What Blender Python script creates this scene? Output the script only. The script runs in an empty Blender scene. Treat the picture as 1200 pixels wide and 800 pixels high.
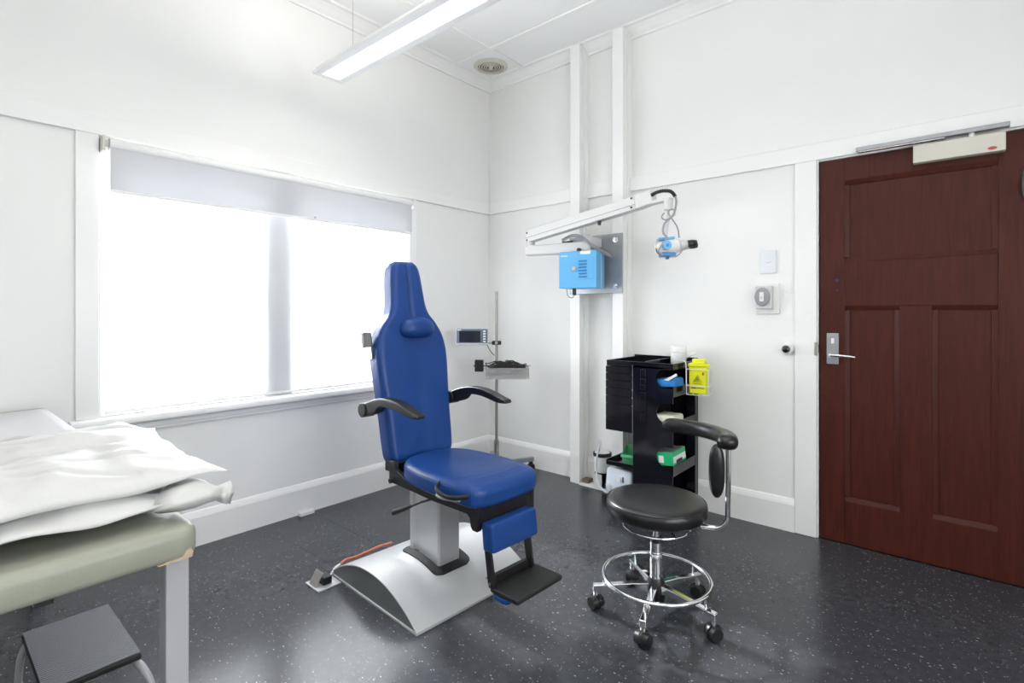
import bpy, bmesh, math, random
from mathutils import Vector, Matrix, noise
random.seed(7)
R = math.radians
SC = bpy.context.scene
COL = SC.collection

# ---------------------------------------------------------------- camera
cd = bpy.data.cameras.new('camera'); cam = bpy.data.objects.new('camera', cd); COL.objects.link(cam)
cam.location = (3.057, -3.244, 1.23)
cam.rotation_euler = (R(90), 0, math.atan2(526.0, 610.0))
cd.sensor_width = 36; cd.lens = 36 * 610 / 1200
cd.shift_y = -34.5 / 1200
cd.clip_start = 0.02
SC.camera = cam
SC.view_settings.view_transform = 'Standard'; SC.view_settings.look = 'None'
SC.view_settings.exposure = 1.10; SC.view_settings.gamma = 1
SC.view_settings.use_curve_mapping = False
# ---------------------------------------------------------------- sky, daylight, sun, added fill
WORLD = 1.0; DAY = 72; SUN = 11; LAMP = 5.6; LAMP2 = 9.0; FILL = 19  # last value powers the added fill light on the right
w = bpy.data.worlds.new('sky'); SC.world = w; w.use_nodes = True
w.node_tree.nodes['Background'].inputs[0].default_value = (0.93, 0.97, 1, 1)
w.node_tree.nodes['Background'].inputs[1].default_value = WORLD
def area(name, loc, rot, sx, sy, power, col):
    d = bpy.data.lights.new(name, 'AREA'); d.shape = 'RECTANGLE'; d.size = sx; d.size_y = sy
    d.energy = power; d.color = col
    o = bpy.data.objects.new(name, d); COL.objects.link(o); o.location = loc; o.rotation_euler = rot
    return o
area('daylight', (-0.75, -1.76, 1.45), (0, R(-90), 0), 1.5, 2.3, DAY, (0.93, 0.97, 1.0))
area('fill_light_right', (4.27, -2.3, 1.35), (0, R(90), 0), 1.3, 1.7, FILL, (0.95, 0.98, 1.0))  # added fill light out of view, brightens the lower walls
sd = bpy.data.lights.new('sun', 'SUN'); sd.energy = SUN; sd.angle = R(2.0); sd.color = (0.97, 0.98, 1.0)
so = bpy.data.objects.new('sun', sd); COL.objects.link(so)
so.rotation_euler = Vector((1.0, -0.07, -0.56)).to_track_quat('-Z', 'Y').to_euler()

# ---------------------------------------------------------------- materials
MATS = {}
def mat(name, col, rough=0.5, metal=0.0, bump=0.0, bscale=200.0, vary=0.0, vscale=6.0, spec=0.5, coat=0.0, emit=None, es=0.0, trans=0.0, alpha=1.0, sheen=0.0):
    if name in MATS: return MATS[name]
    m = bpy.data.materials.new(name); m.use_nodes = True; nt = m.node_tree; b = nt.nodes['Principled BSDF']
    b.inputs['Base Color'].default_value = (*col, 1); b.inputs['Roughness'].default_value = rough
    b.inputs['Metallic'].default_value = metal; b.inputs['Specular IOR Level'].default_value = spec
    b.inputs['Coat Weight'].default_value = coat; b.inputs['Transmission Weight'].default_value = trans
    b.inputs['Alpha'].default_value = alpha
    if emit: b.inputs['Emission Color'].default_value = (*emit, 1); b.inputs['Emission Strength'].default_value = es
    if bump or vary:
        tc = nt.nodes.new('ShaderNodeTexCoord')
    if bump:
        n = nt.nodes.new('ShaderNodeTexNoise'); n.inputs['Scale'].default_value = bscale; n.inputs['Detail'].default_value = 3
        bp = nt.nodes.new('ShaderNodeBump'); bp.inputs['Strength'].default_value = bump; bp.inputs['Distance'].default_value = 0.002
        nt.links.new(tc.outputs['Object'], n.inputs['Vector']); nt.links.new(n.outputs['Fac'], bp.inputs['Height'])
        nt.links.new(bp.outputs['Normal'], b.inputs['Normal'])
    if vary:
        n = nt.nodes.new('ShaderNodeTexNoise'); n.inputs['Scale'].default_value = vscale; n.inputs['Detail'].default_value = 5
        r = nt.nodes.new('ShaderNodeValToRGB')
        r.color_ramp.elements[0].position = 0.3; r.color_ramp.elements[1].position = 0.7
        r.color_ramp.elements[0].color = (*[c * (1 - vary) for c in col], 1)
        r.color_ramp.elements[1].color = (*[min(1, c * (1 + vary)) for c in col], 1)
        nt.links.new(tc.outputs['Object'], n.inputs['Vector']); nt.links.new(n.outputs['Fac'], r.inputs['Fac'])
        nt.links.new(r.outputs['Color'], b.inputs['Base Color'])
    MATS[name] = m
    return m
M_wall = mat('wall_paint', (0.835, 0.835, 0.82), 0.6, bump=0.05, bscale=60, vary=0.012, vscale=2)
M_trim = mat('trim_gloss_paint', (0.85, 0.85, 0.838), 0.35, bump=0.03, bscale=30)
M_ceil = mat('ceiling_paint', (0.87, 0.873, 0.875), 0.7)
M_blue = mat('blue_vinyl', (0.009, 0.050, 0.215), 0.36, bump=0.06, bscale=900, vary=0.06, vscale=9, spec=0.32)
M_bluedk = mat('blue_vinyl_seam', (0.010, 0.03, 0.12), 0.6)
M_black = mat('black_plastic', (0.010, 0.010, 0.011), 0.38, bump=0.05, bscale=500)
M_blkgl = mat('black_gloss_plastic', (0.006, 0.006, 0.010), 0.10)
M_blkmt = mat('black_steel', (0.008, 0.008, 0.009), 0.45)
M_rubber = mat('black_rubber', (0.009, 0.009, 0.009), 0.6, bump=0.1, bscale=300)
M_leath = mat('black_leather', (0.007, 0.007, 0.008), 0.30, bump=0.15, bscale=420)
M_chrome = mat('chrome', (0.82, 0.83, 0.85), 0.09, 1.0)
M_steel = mat('stainless_steel', (0.50, 0.48, 0.45), 0.25, 1.0, vary=0.05)
M_alu = mat('brushed_aluminium', (0.60, 0.61, 0.62), 0.42, 0.6, bump=0.02, bscale=400)
M_silver = mat('silver_painted_metal', (0.55, 0.56, 0.57), 0.42, 0.25, vary=0.03)
M_grey = mat('dark_grey_panel', (0.13, 0.145, 0.15), 0.4, bump=0.03, bscale=400)
M_greymt = mat('grey_metal', (0.36, 0.37, 0.39), 0.4, 0.6, vary=0.06, vscale=20)
M_greypl = mat('grey_plastic', (0.30, 0.31, 0.33), 0.4)
M_white = mat('white_plastic', (0.80, 0.80, 0.79), 0.35)
M_whitem = mat('white_enamel', (0.64, 0.64, 0.63), 0.35)
M_lblue = mat('light_blue_enamel', (0.13, 0.43, 0.76), 0.35)
M_dblue = mat('mid_blue_enamel', (0.03, 0.22, 0.50), 0.35)
M_olive = mat('olive_vinyl', (0.29, 0.30, 0.245), 0.42, bump=0.12, bscale=350, vary=0.05, vscale=8)
M_tan = mat('worn_tan_backing', (0.52, 0.38, 0.27), 0.8, vary=0.2, vscale=40)
M_leg = mat('couch_grey_enamel', (0.44, 0.44, 0.46), 0.35, 0.1)
M_linen = mat('white_waterproof_cover', (0.57, 0.57, 0.56), 0.5, bump=0.25, bscale=45)
M_paper = mat('white_paper', (0.54, 0.54, 0.55), 0.8, bump=0.1, bscale=70)
M_yel = mat('yellow_plastic', (0.78, 0.80, 0.02), 0.35)
M_green = mat('green_print', (0.01, 0.42, 0.17), 0.4)
M_gbin = mat('green_bin_plastic', (0.10, 0.42, 0.20), 0.4)
M_cream = mat('cream_plastic', (0.70, 0.70, 0.56), 0.45)
M_beige = mat('beige_enamel', (0.62, 0.60, 0.52), 0.4)
M_red = mat('red_print', (0.50, 0.06, 0.05), 0.4)
M_orange = mat('orange_sheath', (0.62, 0.16, 0.09), 0.4)
M_glass = bpy.data.materials.new('window_glass'); M_glass.use_nodes = True
_n = M_glass.node_tree; _n.nodes.clear(); _o = _n.nodes.new('ShaderNodeOutputMaterial'); _t = _n.nodes.new('ShaderNodeBsdfTransparent')
_g = _n.nodes.new('ShaderNodeBsdfGlossy'); _g.inputs['Roughness'].default_value = 0.02; _f = _n.nodes.new('ShaderNodeFresnel'); _m = _n.nodes.new('ShaderNodeMixShader')
_n.links.new(_f.outputs[0], _m.inputs[0]); _n.links.new(_t.outputs[0], _m.inputs[1]); _n.links.new(_g.outputs[0], _m.inputs[2]); _n.links.new(_m.outputs[0], _o.inputs[0])
M_screen = mat('monitor_screen', (0.02, 0.02, 0.022), 0.15)
M_slate = mat('slate_blue_plastic', (0.11, 0.15, 0.20), 0.35)
M_clear = mat('clear_plastic', (0.45, 0.45, 0.45), 0.15, alpha=0.42)
M_pole = mat('dull_steel_tube', (0.30, 0.29, 0.27), 0.35, 0.9)
M_dkgap = mat('painted_gap_shade', (0.03, 0.03, 0.03), 0.8)  # flat dark colour painted in for shade inside openings
M_brown = mat('brown_timber_offcut', (0.13, 0.10, 0.08), 0.6)
M_bulb = mat('lamp_diffuser', (0.9, 0.9, 0.9), 0.5, emit=(1.0, 0.985, 0.95), es=1.2)
M_bulb2 = mat('lamp_upper_diffuser', (0.9, 0.9, 0.9), 0.5, emit=(1.0, 0.985, 0.95), es=0.8)
M_glow = mat('glow_lightened_wing', (0.62, 0.63, 0.64), 0.5, emit=(1.0, 0.985, 0.96), es=0.05)  # faint glow added to lighten the lamp underside

def floor_mat():
    m = bpy.data.materials.new('speckled_vinyl'); m.use_nodes = True; nt = m.node_tree; b = nt.nodes['Principled BSDF']
    L = nt.links.new; tc = nt.nodes.new('ShaderNodeTexCoord')
    mp = nt.nodes.new('ShaderNodeMapping'); mp.inputs['Scale'].default_value = (38, 95, 1); mp.inputs['Rotation'].default_value = (0, 0, R(20))
    L(tc.outputs['Object'], mp.inputs['Vector'])
    nz = nt.nodes.new('ShaderNodeTexNoise'); nz.inputs['Scale'].default_value = 30; nz.inputs['Detail'].default_value = 4
    L(tc.outputs['Object'], nz.inputs['Vector'])
    r0 = nt.nodes.new('ShaderNodeValToRGB'); e = r0.color_ramp.elements
    e[0].position = 0.3; e[0].color = (0.035, 0.037, 0.044, 1); e[1].position = 0.75; e[1].color = (0.050, 0.053, 0.061, 1)
    L(nz.outputs['Fac'], r0.inputs['Fac'])
    prev = r0.outputs['Color']
    for sc, rot, thr, c in (((50, 130, 1), 20, 0.10, (0.38, 0.39, 0.41, 1)), ((150, 75, 1), -35, 0.14, (0.14, 0.145, 0.155, 1))):
        mp = nt.nodes.new('ShaderNodeMapping'); mp.inputs['Scale'].default_value = sc; mp.inputs['Rotation'].default_value = (0, 0, R(rot))
        L(tc.outputs['Object'], mp.inputs['Vector'])
        vo = nt.nodes.new('ShaderNodeTexVoronoi'); vo.inputs['Scale'].default_value = 1.0
        L(mp.outputs['Vector'], vo.inputs['Vector'])
        sep = nt.nodes.new('ShaderNodeSeparateColor'); L(vo.outputs['Color'], sep.inputs['Color'])
        g1 = nt.nodes.new('ShaderNodeMath'); g1.operation = 'MULTIPLY'; L(sep.outputs[0], g1.inputs[0]); g1.inputs[1].default_value = thr * 2.4
        g2 = nt.nodes.new('ShaderNodeMath'); g2.operation = 'LESS_THAN'; L(vo.outputs['Distance'], g2.inputs[0]); L(g1.outputs[0], g2.inputs[1])
        g3 = nt.nodes.new('ShaderNodeMath'); g3.operation = 'GREATER_THAN'; L(sep.outputs[1], g3.inputs[0]); g3.inputs[1].default_value = 0.68
        g4 = nt.nodes.new('ShaderNodeMath'); g4.operation = 'MULTIPLY'; L(g2.outputs[0], g4.inputs[0]); L(g3.outputs[0], g4.inputs[1])
        mx = nt.nodes.new('ShaderNodeMix'); mx.data_type = 'RGBA'
        L(g4.outputs[0], mx.inputs[0]); L(prev, mx.inputs[6]); mx.inputs[7].default_value = c
        prev = mx.outputs[2]
    L(prev, b.inputs['Base Color'])
    b.inputs['Roughness'].default_value = 0.24
    return m
M_floor = floor_mat()

def wood_mat():
    m = bpy.data.materials.new('stained_mahogany'); m.use_nodes = True; nt = m.node_tree; b = nt.nodes['Principled BSDF']
    L = nt.links.new; tc = nt.nodes.new('ShaderNodeTexCoord')
    mp = nt.nodes.new('ShaderNodeMapping'); mp.inputs['Scale'].default_value = (22, 22, 1.6)
    L(tc.outputs['Object'], mp.inputs['Vector'])
    n = nt.nodes.new('ShaderNodeTexNoise'); n.inputs['Scale'].default_value = 2.2; n.inputs['Detail'].default_value = 7; n.inputs['Distortion'].default_value = 1.2
    L(mp.outputs['Vector'], n.inputs['Vector'])
    r = nt.nodes.new('ShaderNodeValToRGB'); e = r.color_ramp.elements
    e[0].position = 0.32; e[0].color = (0.046, 0.0098, 0.006, 1); e[1].position = 0.72; e[1].color = (0.078, 0.0165, 0.009, 1)
    L(n.outputs['Fac'], r.inputs['Fac']); L(r.outputs['Color'], b.inputs['Base Color'])
    b.inputs['Roughness'].default_value = 0.46
    b.inputs['Specular IOR Level'].default_value = 0.22
    bp = nt.nodes.new('ShaderNodeBump'); bp.inputs['Strength'].default_value = 0.08; bp.inputs['Distance'].default_value = 0.002
    L(n.outputs['Fac'], bp.inputs['Height']); L(bp.outputs['Normal'], b.inputs['Normal'])
    return m
M_wood = wood_mat()

def blind_mat(name, col, tcol, open_):
    m = bpy.data.materials.new(name); m.use_nodes = True; nt = m.node_tree; nt.nodes.clear(); L = nt.links.new
    o = nt.nodes.new('ShaderNodeOutputMaterial'); d = nt.nodes.new('ShaderNodeBsdfDiffuse'); d.inputs[0].default_value = (*col, 1)
    t = nt.nodes.new('ShaderNodeBsdfTranslucent'); t.inputs[0].default_value = (*tcol, 1)
    a = nt.nodes.new('ShaderNodeAddShader'); L(d.outputs[0], a.inputs[0]); L(t.outputs[0], a.inputs[1])
    tr = nt.nodes.new('ShaderNodeBsdfTransparent'); mx = nt.nodes.new('ShaderNodeMixShader'); mx.inputs[0].default_value = open_
    L(a.outputs[0], mx.inputs[1]); L(tr.outputs[0], mx.inputs[2]); L(mx.outputs[0], o.inputs[0])
    return m
M_sheer = blind_mat('sheer_blind_fabric', (0.35, 0.35, 0.36), (0.50, 0.51, 0.52), 0.27)
M_block = blind_mat('blockout_blind_fabric', (0.50, 0.505, 0.52), (0.032, 0.033, 0.036), 0.0)

# ---------------------------------------------------------------- helpers
def nb(): return bmesh.new()
def box(bm, a, b, mw=None):
    x0, y0, z0 = a; x1, y1, z1 = b
    v = [bm.verts.new(p) for p in ((x0,y0,z0),(x1,y0,z0),(x1,y1,z0),(x0,y1,z0),(x0,y0,z1),(x1,y0,z1),(x1,y1,z1),(x0,y1,z1))]
    for f in ((0,3,2,1),(4,5,6,7),(0,1,5,4),(1,2,6,5),(2,3,7,6),(3,0,4,7)): bm.faces.new([v[i] for i in f])
    if mw is not None: bmesh.ops.transform(bm, matrix=mw, verts=v)
    return v
def frame_of(d):
    d = Vector(d).normalized(); u = d.cross(Vector((0,0,1)))
    if u.length < 1e-3: u = Vector((1,0,0))
    u.normalize(); return u, d.cross(u).normalized()
def cyl(bm, p0, p1, r0, r1=None, seg=24, caps=True):
    if r1 is None: r1 = r0
    p0 = Vector(p0); p1 = Vector(p1); u, v = frame_of(p1 - p0); ra = []; rb = []
    for i in range(seg):
        a = 2*math.pi*i/seg; q = u*math.cos(a) + v*math.sin(a)
        ra.append(bm.verts.new(p0 + q*r0)); rb.append(bm.verts.new(p1 + q*r1))
    for i in range(seg):
        j = (i+1) % seg; bm.faces.new((ra[i], ra[j], rb[j], rb[i]))
    if caps: bm.faces.new(ra[::-1]); bm.faces.new(rb)
def smoothpts(pts, n=6, closed=False):
    P = [Vector(p) for p in pts]; out = []; N = len(P)
    rng = range(N if closed else N-1)
    for i in rng:
        if closed: p0, p1, p2, p3 = P[(i-1)%N], P[i], P[(i+1)%N], P[(i+2)%N]
        else: p0, p1, p2, p3 = P[max(i-1,0)], P[i], P[i+1], P[min(i+2,N-1)]
        for k in range(n):
            t = k/n
            out.append(0.5*((2*p1)+(p2-p0)*t+(2*p0-5*p1+4*p2-p3)*t*t+(3*p1-p0-3*p2+p3)*t**3))
    if not closed: out.append(P[-1])
    return out
def tube(bm, pts, r, seg=10, closed=False, rfun=None):
    P = [Vector(p) for p in pts]; N = len(P); rings = []; up = None
    for i in range(N):
        a = P[(i-1) % N] if (closed or i > 0) else P[0]; b = P[(i+1) % N] if (closed or i < N-1) else P[-1]
        d = (b-a).normalized()
        if up is None: u, v = frame_of(d); up = u
        u = (up - d*up.dot(d)).normalized(); up = u; v = d.cross(u)
        rr = rfun(i/(N-1)) if rfun else r
        rings.append([bm.verts.new(P[i] + u*math.cos(2*math.pi*k/seg)*rr + v*math.sin(2*math.pi*k/seg)*rr) for k in range(seg)])
    for i in range(N if closed else N-1):
        A = rings[i]; B = rings[(i+1) % N]
        for k in range(seg):
            l = (k+1) % seg; bm.faces.new((A[k], A[l], B[l], B[k]))
    if not closed: bm.faces.new(rings[0][::-1]); bm.faces.new(rings[-1])
def ring(bm, c, rad, r, n=64, seg=10):
    tube(bm, [(c[0]+rad*math.cos(2*math.pi*i/n), c[1]+rad*math.sin(2*math.pi*i/n), c[2]) for i in range(n)], r, seg, True)
def prism(bm, poly, d, fn):
    """poly: 2D points, extruded from d[0] to d[1]; fn(u,v,w)->3D"""
    A = [bm.verts.new(fn(u, v, d[0])) for u, v in poly]; B = [bm.verts.new(fn(u, v, d[1])) for u, v in poly]
    n = len(poly)
    for i in range(n): j = (i+1) % n; bm.faces.new((A[i], A[j], B[j], B[i]))
    bm.faces.new(A[::-1]); bm.faces.new(B)
def lathe(bm, prof, c, seg=32, axis='z', caps=True):
    rings = []
    for r, h in prof:
        rg = []
        for k in range(seg):
            a = 2*math.pi*k/seg; u, v = r*math.cos(a), r*math.sin(a)
            p = {'z': (u, v, h), 'y': (u, h, v), 'x': (h, u, v)}[axis]
            rg.append(bm.verts.new((c[0]+p[0], c[1]+p[1], c[2]+p[2])))
        rings.append(rg)
    for i in range(len(rings)-1):
        for k in range(seg):
            l = (k+1) % seg; bm.faces.new((rings[i][k], rings[i][l], rings[i+1][l], rings[i+1][k]))
    if caps: bm.faces.new(rings[0][::-1]); bm.faces.new(rings[-1])
def cushion(bm, outline, t, fn, rnd=0.03, crown=0.0, steps=5, cb=None):
    """padded slab: outline (2D, ccw) inset in rounded rings, thickness t (0..t), fn maps (u,v,w)"""
    n = len(outline); P = [Vector((p[0], p[1])) for p in outline]
    cx = sum((p for p in P), Vector((0, 0))) / n
    def inset(d):
        out = []
        for i in range(n):
            a, b, c = P[i-1], P[i], P[(i+1) % n]
            e1 = (b-a).normalized(); e2 = (c-b).normalized(); nn = Vector((-(e1.y+e2.y), e1.x+e2.x))
            nn = nn.normalized() if nn.length > 1e-6 else Vector((0, 0))
            out.append(b + nn*d)
        return out
    levels = []
    for k in range(steps+1):
        a = math.pi/2*k/steps; levels.append((rnd*(1-math.cos(a)), t - rnd + rnd*math.sin(a)))
    low = [(rnd*0.6*(1-math.cos(math.pi/2*k/3)), rnd*0.6 - rnd*0.6*math.sin(math.pi/2*k/3)) for k in range(3, -1, -1)]
    seq = low + levels; rings = []
    for d, h in seq:
        rings.append([bm.verts.new(fn(p.x, p.y, h)) for p in inset(d)])
    for i in range(len(rings)-1):
        for k in range(n):
            l = (k+1) % n; bm.faces.new((rings[i][k], rings[i][l], rings[i+1][l], rings[i+1][k]))
    bm.faces.new(rings[0][::-1])
    base = inset(rnd); last = rings[-1]
    for s in range(1, 6):
        f = 1 - s/6; cur = []
        for p in base:
            q = cx + (p-cx)*f; h = t + (crown*(1-f*f)) + (cb(q.x, q.y) if cb else 0)
            cur.append(bm.verts.new(fn(q.x, q.y, h)))
        for k in range(n):
            l = (k+1) % n; bm.faces.new((last[k], last[l], cur[l], cur[k]))
        last = cur
    c = bm.verts.new(fn(cx.x, cx.y, t + crown + (cb(cx.x, cx.y) if cb else 0)))
    for k in range(n): bm.faces.new((last[k], last[(k+1) % n], c))
def rrect(x0, y0, x1, y1, r, n=5):
    out = []
    for cx, cy, a0 in ((x1-r, y0+r, -90), (x1-r, y1-r, 0), (x0+r, y1-r, 90), (x0+r, y0+r, 180)):
        for k in range(n+1):
            a = R(a0 + 90*k/n); out.append((cx+r*math.cos(a), cy+r*math.sin(a)))
    return out
def obj(name, bm, m, parent=None, smooth=False, bevel=0.0, seg=2, sub=0, label=None, kind=None):
    bmesh.ops.recalc_face_normals(bm, faces=bm.faces)
    me = bpy.data.meshes.new(name); bm.to_mesh(me); bm.free(); me.materials.append(m)
    o = bpy.data.objects.new(name, me); COL.objects.link(o)
    if parent: o.parent = parent
    if smooth: me.polygons.foreach_set('use_smooth', [True]*len(me.polygons))
    if bevel:
        b = o.modifiers.new('bevel', 'BEVEL'); b.width = bevel; b.segments = seg; b.limit_method = 'ANGLE'; b.angle_limit = R(40)
        me.polygons.foreach_set('use_smooth', [True]*len(me.polygons))
        b.harden_normals = True
    if smooth and not bevel and not sub:
        try: me.set_sharp_from_angle(angle=R(38))
        except Exception: pass
    if sub:
        s = o.modifiers.new('sub', 'SUBSURF'); s.levels = sub; s.render_levels = sub
    if label: o['label'] = label
    if kind: o['kind'] = kind
    return o
def ob1(name, m, parent, *boxes, bevel=0.0, **k):
    bm = nb()
    for a, b in boxes: box(bm, a, b)
    return obj(name, bm, m, parent, bevel=bevel, **k)
def thing(name, label, cat, loc=(0,0,0), rz=0, group=None):
    o = bpy.data.objects.new(name, None); COL.objects.link(o); o.location = loc; o.rotation_euler = (0,0,rz)
    o.empty_display_size = 0.05
    o['label'] = label; o['category'] = cat
    if group: o['group'] = group
    return o
def tag(o, label, cat, group=None):
    o['label'] = label; o['category'] = cat
    if group: o['group'] = group
    return o
def struct(name, bm, m, bevel=0.0, label=None, **k):
    o = obj(name, bm, m, bevel=bevel, **k); o['kind'] = 'structure'
    if label: o['label'] = label
    return o
def sbox(name, m, *boxes, bevel=0.0, label=None):
    bm = nb()
    for a, b in boxes: box(bm, a, b)
    return struct(name, bm, m, bevel=bevel, label=label)

# ================================================================ ROOM
XR, YF, ZC = 4.3, -4.3, 3.16
fl = sbox('floor', M_floor, ((-0.15, YF-0.1, -0.08), (XR+0.1, 0.15, -0.004)), label='dark blue-grey speckled vinyl floor')
for y0, y1 in ((YF, -1.9030), (-1.9020, -1.6220), (-1.6210, 0.0)):
    ob1('vinyl_sheet', M_floor, fl, ((0, y0, -0.004), (XR, y1, 0.0)))
WY0, WY1, WZ0, WZ1 = -2.655, -0.865, 0.74, 2.045
sbox('wall_left', M_wall, ((-0.15, YF, 0), (0, WY0, ZC)), ((-0.15, WY1, 0), (0, 0.15, ZC)), ((-0.15, WY0, 0), (0, WY1, WZ0)), ((-0.15, WY0, WZ1), (0, WY1, ZC)), label='white left wall with the window')
DX0, DX1, DZ = 2.472, 3.31, 2.045
sbox('wall_back', M_wall, ((0, 0, 0), (DX0-0.004, 0.15, ZC)), ((DX1+0.004, 0, 0), (XR, 0.15, ZC)), ((DX0-0.004, 0, DZ+0.004), (DX1+0.004, 0.15, ZC)), label='white back wall with the door')
sbox('wall_right', M_wall, ((XR, YF, 0), (XR+0.1, 0.15, ZC)))
sbox('wall_front', M_wall, ((-0.15, YF-0.1, 0), (XR, YF, ZC)))
sbox('ceiling', M_ceil, ((-0.15, YF-0.1, ZC), (XR+0.1, 0.15, ZC+0.1)), label='white panelled ceiling')
# ceiling battens
def batten(p0, p1, t=0.012, wd=0.045):
    bm = nb()
    if abs(p1[0]-p0[0]) > abs(p1[1]-p0[1]): box(bm, (p0[0], p0[1]-wd/2, ZC-t), (p1[0], p1[1]+wd/2, ZC))
    else: box(bm, (p0[0]-wd/2, p0[1], ZC-t), (p1[0]+wd/2, p1[1], ZC))
    return bm
for i, (a, b) in enumerate((((0.1, -0.46), (XR, -0.46)), ((0.44, YF), (0.44, -0.1)))):
    struct('trim_%d' % (i+1), batten(a, b, 0.012-0.001*i), M_trim, bevel=0.005, label='white ceiling batten')
# cornice
def cornice(along, a0, a1):
    prof = [(0, 3.095), (0.014, 3.095), (0.018, 3.108), (0.030, 3.116), (0.055, 3.136), (0.078, 3.150), (0.100, 3.152), (0.110, ZC), (0, ZC)]
    bm = nb()
    if along == 'x': prism(bm, prof, (a0, a1), lambda u, v, w: (w, -u, v))
    else: prism(bm, prof, (a0, a1), lambda u, v, w: (u, w, v))
    return bm
struct('trim_3', cornice('x', 0, XR), M_trim, label='white cornice along the back wall')
struct('trim_4', cornice('y', YF, 0), M_trim, label='white cornice along the left wall')
# picture rail and casings: flat boards
def board(name, a, b, m=M_trim, bv=0.004, label=None): return sbox(name, m, (a, b), bevel=bv, label=label)
T = 0.018
board('trim_5', (0, YF, 2.056), (T, 0, 2.150), label='flat white rail on the left wall')
board('trim_6', (0, -T, 2.056), (XR, 0, 2.150), label='flat white rail on the back wall')
# base boards
def bboard(along, a0, a1):
    prof = [(0, 0), (0.020, 0), (0.020, 0.150), (0.016, 0.163), (0.008, 0.178), (0, 0.184)]
    bm = nb()
    if along == 'x': prism(bm, prof, (a0, a1), lambda u, v, w: (w, -u, v))
    else: prism(bm, prof, (a0, a1), lambda u, v, w: (u, w, v))
    return bm
struct('baseboard_left', bboard('y', YF, 0), M_trim)
struct('baseboard_back', bboard('x', 0, 2.355), M_trim)
# posts on the back wall (two timber posts, each with a backing cover strip)
for i, x in enumerate((0.912, 1.258)):
    sbox('trim_%d' % (9+i), M_trim, ((x, -0.112, 0), (x+0.082, -0.056, 3.150)), ((x-0.006, -0.056, 0), (x+0.090, 0, 3.150)), bevel=0.003, label='white timber post standing proud of the back wall')
board('trim_11', (0.998, -0.128, 0), (1.262, 0, 0.014), bv=0.003, label='low white plinth board between the two posts')
ob = ob1('timber_offcut', M_brown, None, ((1.006, -0.10, 0.0145), (1.060, -0.04, 0.042)), bevel=0.002); tag(ob, 'small dark brown block on the low plinth between the wall posts', 'block')
# door casing
bm = nb(); box(bm, (2.355, -T, 0), (2.462, 0, 2.056)); box(bm, (2.462, -0.010, 0), (2.4705, 0, 2.056)); struct('trim_12', bm, M_trim, bevel=0.003, label='white door casing left of the red-brown door')
board('trim_13', (3.325, -T, 0), (3.43, 0, 2.056))
sbox('trim_7', mat('dark_blocker', (0.04, 0.035, 0.03), 0.8), ((DX0-0.02, 0.046, -0.01), (DX1+0.02, 0.16, DZ+0.02)), label='added dark box blocking outside light at the door gaps')  # unseen dark box added to keep sky light out of the door gaps
# ------------------------------------------------ door
dr = thing('door_1', 'red-brown stained timber door with three recessed panels', 'door', (DX0, 0, 0)); dr['kind'] = 'structure'
del dr['category']
W = DX1-DX0; fy = 0.002
def dbox(name, x0, x1, z0, z1, y0=0.002, y1=0.040, m=M_wood, bv=0.003, par=dr): return ob1(name, m, par, ((x0, y0, z0), (x1, y1, z1)), bevel=bv)
st = 0.118
dbox('stile', 0.002, st, 0.003, DZ); dbox('stile', W-0.124, W-0.002, 0.003, DZ)
dbox('rail', st, W-0.124, 1.925, DZ); dbox('rail', st, W-0.124, 1.262, 1.498); dbox('rail', st, W-0.124, 0.003, 0.228)
dbox('muntin', 0.352, 0.480, 0.228, 1.262)
for (x0, x1, z0, z1) in ((st, W-0.124, 1.498, 1.925), (st, 0.352, 0.228, 1.262), (0.480, W-0.124, 0.228, 1.262)):
    p = dbox('panel', x0, x1, z0, z1, 0.018, 0.030, bv=0)
    bm = nb(); mw = 0.022
    for a, b, c, d in ((x0, x1, z0, z0+mw), (x0, x1, z1-mw, z1), (x0, x0+mw, z0+mw, z1-mw), (x1-mw, x1, z0+mw, z1-mw)):
        if b-a > d-c:
            lo = abs(c-z0) < 1e-6
            pr = [(0.002, c), (0.018, c), (0.018, d), (0.012, d)] if lo else [(0.002, d), (0.018, d), (0.018, c), (0.012, c)]
            prism(bm, pr, (a, b), lambda u, v, w_: (w_, u, v))
        else:
            lo = abs(a-x0) < 1e-6
            pr = [(a, 0.002), (a, 0.018), (b, 0.018), (b, 0.012)] if lo else [(b, 0.002), (b, 0.018), (a, 0.018), (a, 0.012)]
            prism(bm, pr, (c, d), lambda u, v, w_: (u, v, w_))
    obj('panel_moulding', bm, M_wood, dr, bevel=0.0015)
# handle
hp = ob1('door_handle', M_greymt, dr, ((0.036, -0.008, 0.950), (0.092, 0.002, 1.117)), bevel=0.004, label='silver door handle with long backplate')
bm = nb(); cyl(bm, (0.060, -0.008, 1.000), (0.060, -0.050, 1.000), 0.010)
tube(bm, smoothpts([(0.058, -0.048, 1.000), (0.085, -0.052, 1.001), (0.130, -0.052, 0.999), (0.170, -0.046, 0.995)], 5), 0.008, 12); obj('lever', bm, M_chrome, hp, smooth=True)
ob1('lock_turn', M_white, hp, ((0.058, -0.018, 1.060), (0.074, -0.008, 1.090)), bevel=0.004)
bm = nb(); cyl(bm, (0.083, 0.0025, 1.40), (0.083, -0.0005, 1.40), 0.008); cyl(bm, (0.083, 0.0025, 1.345), (0.083, -0.0005, 1.345), 0.006); obj('filled_hole', bm, M_bluedk, dr)
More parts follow.
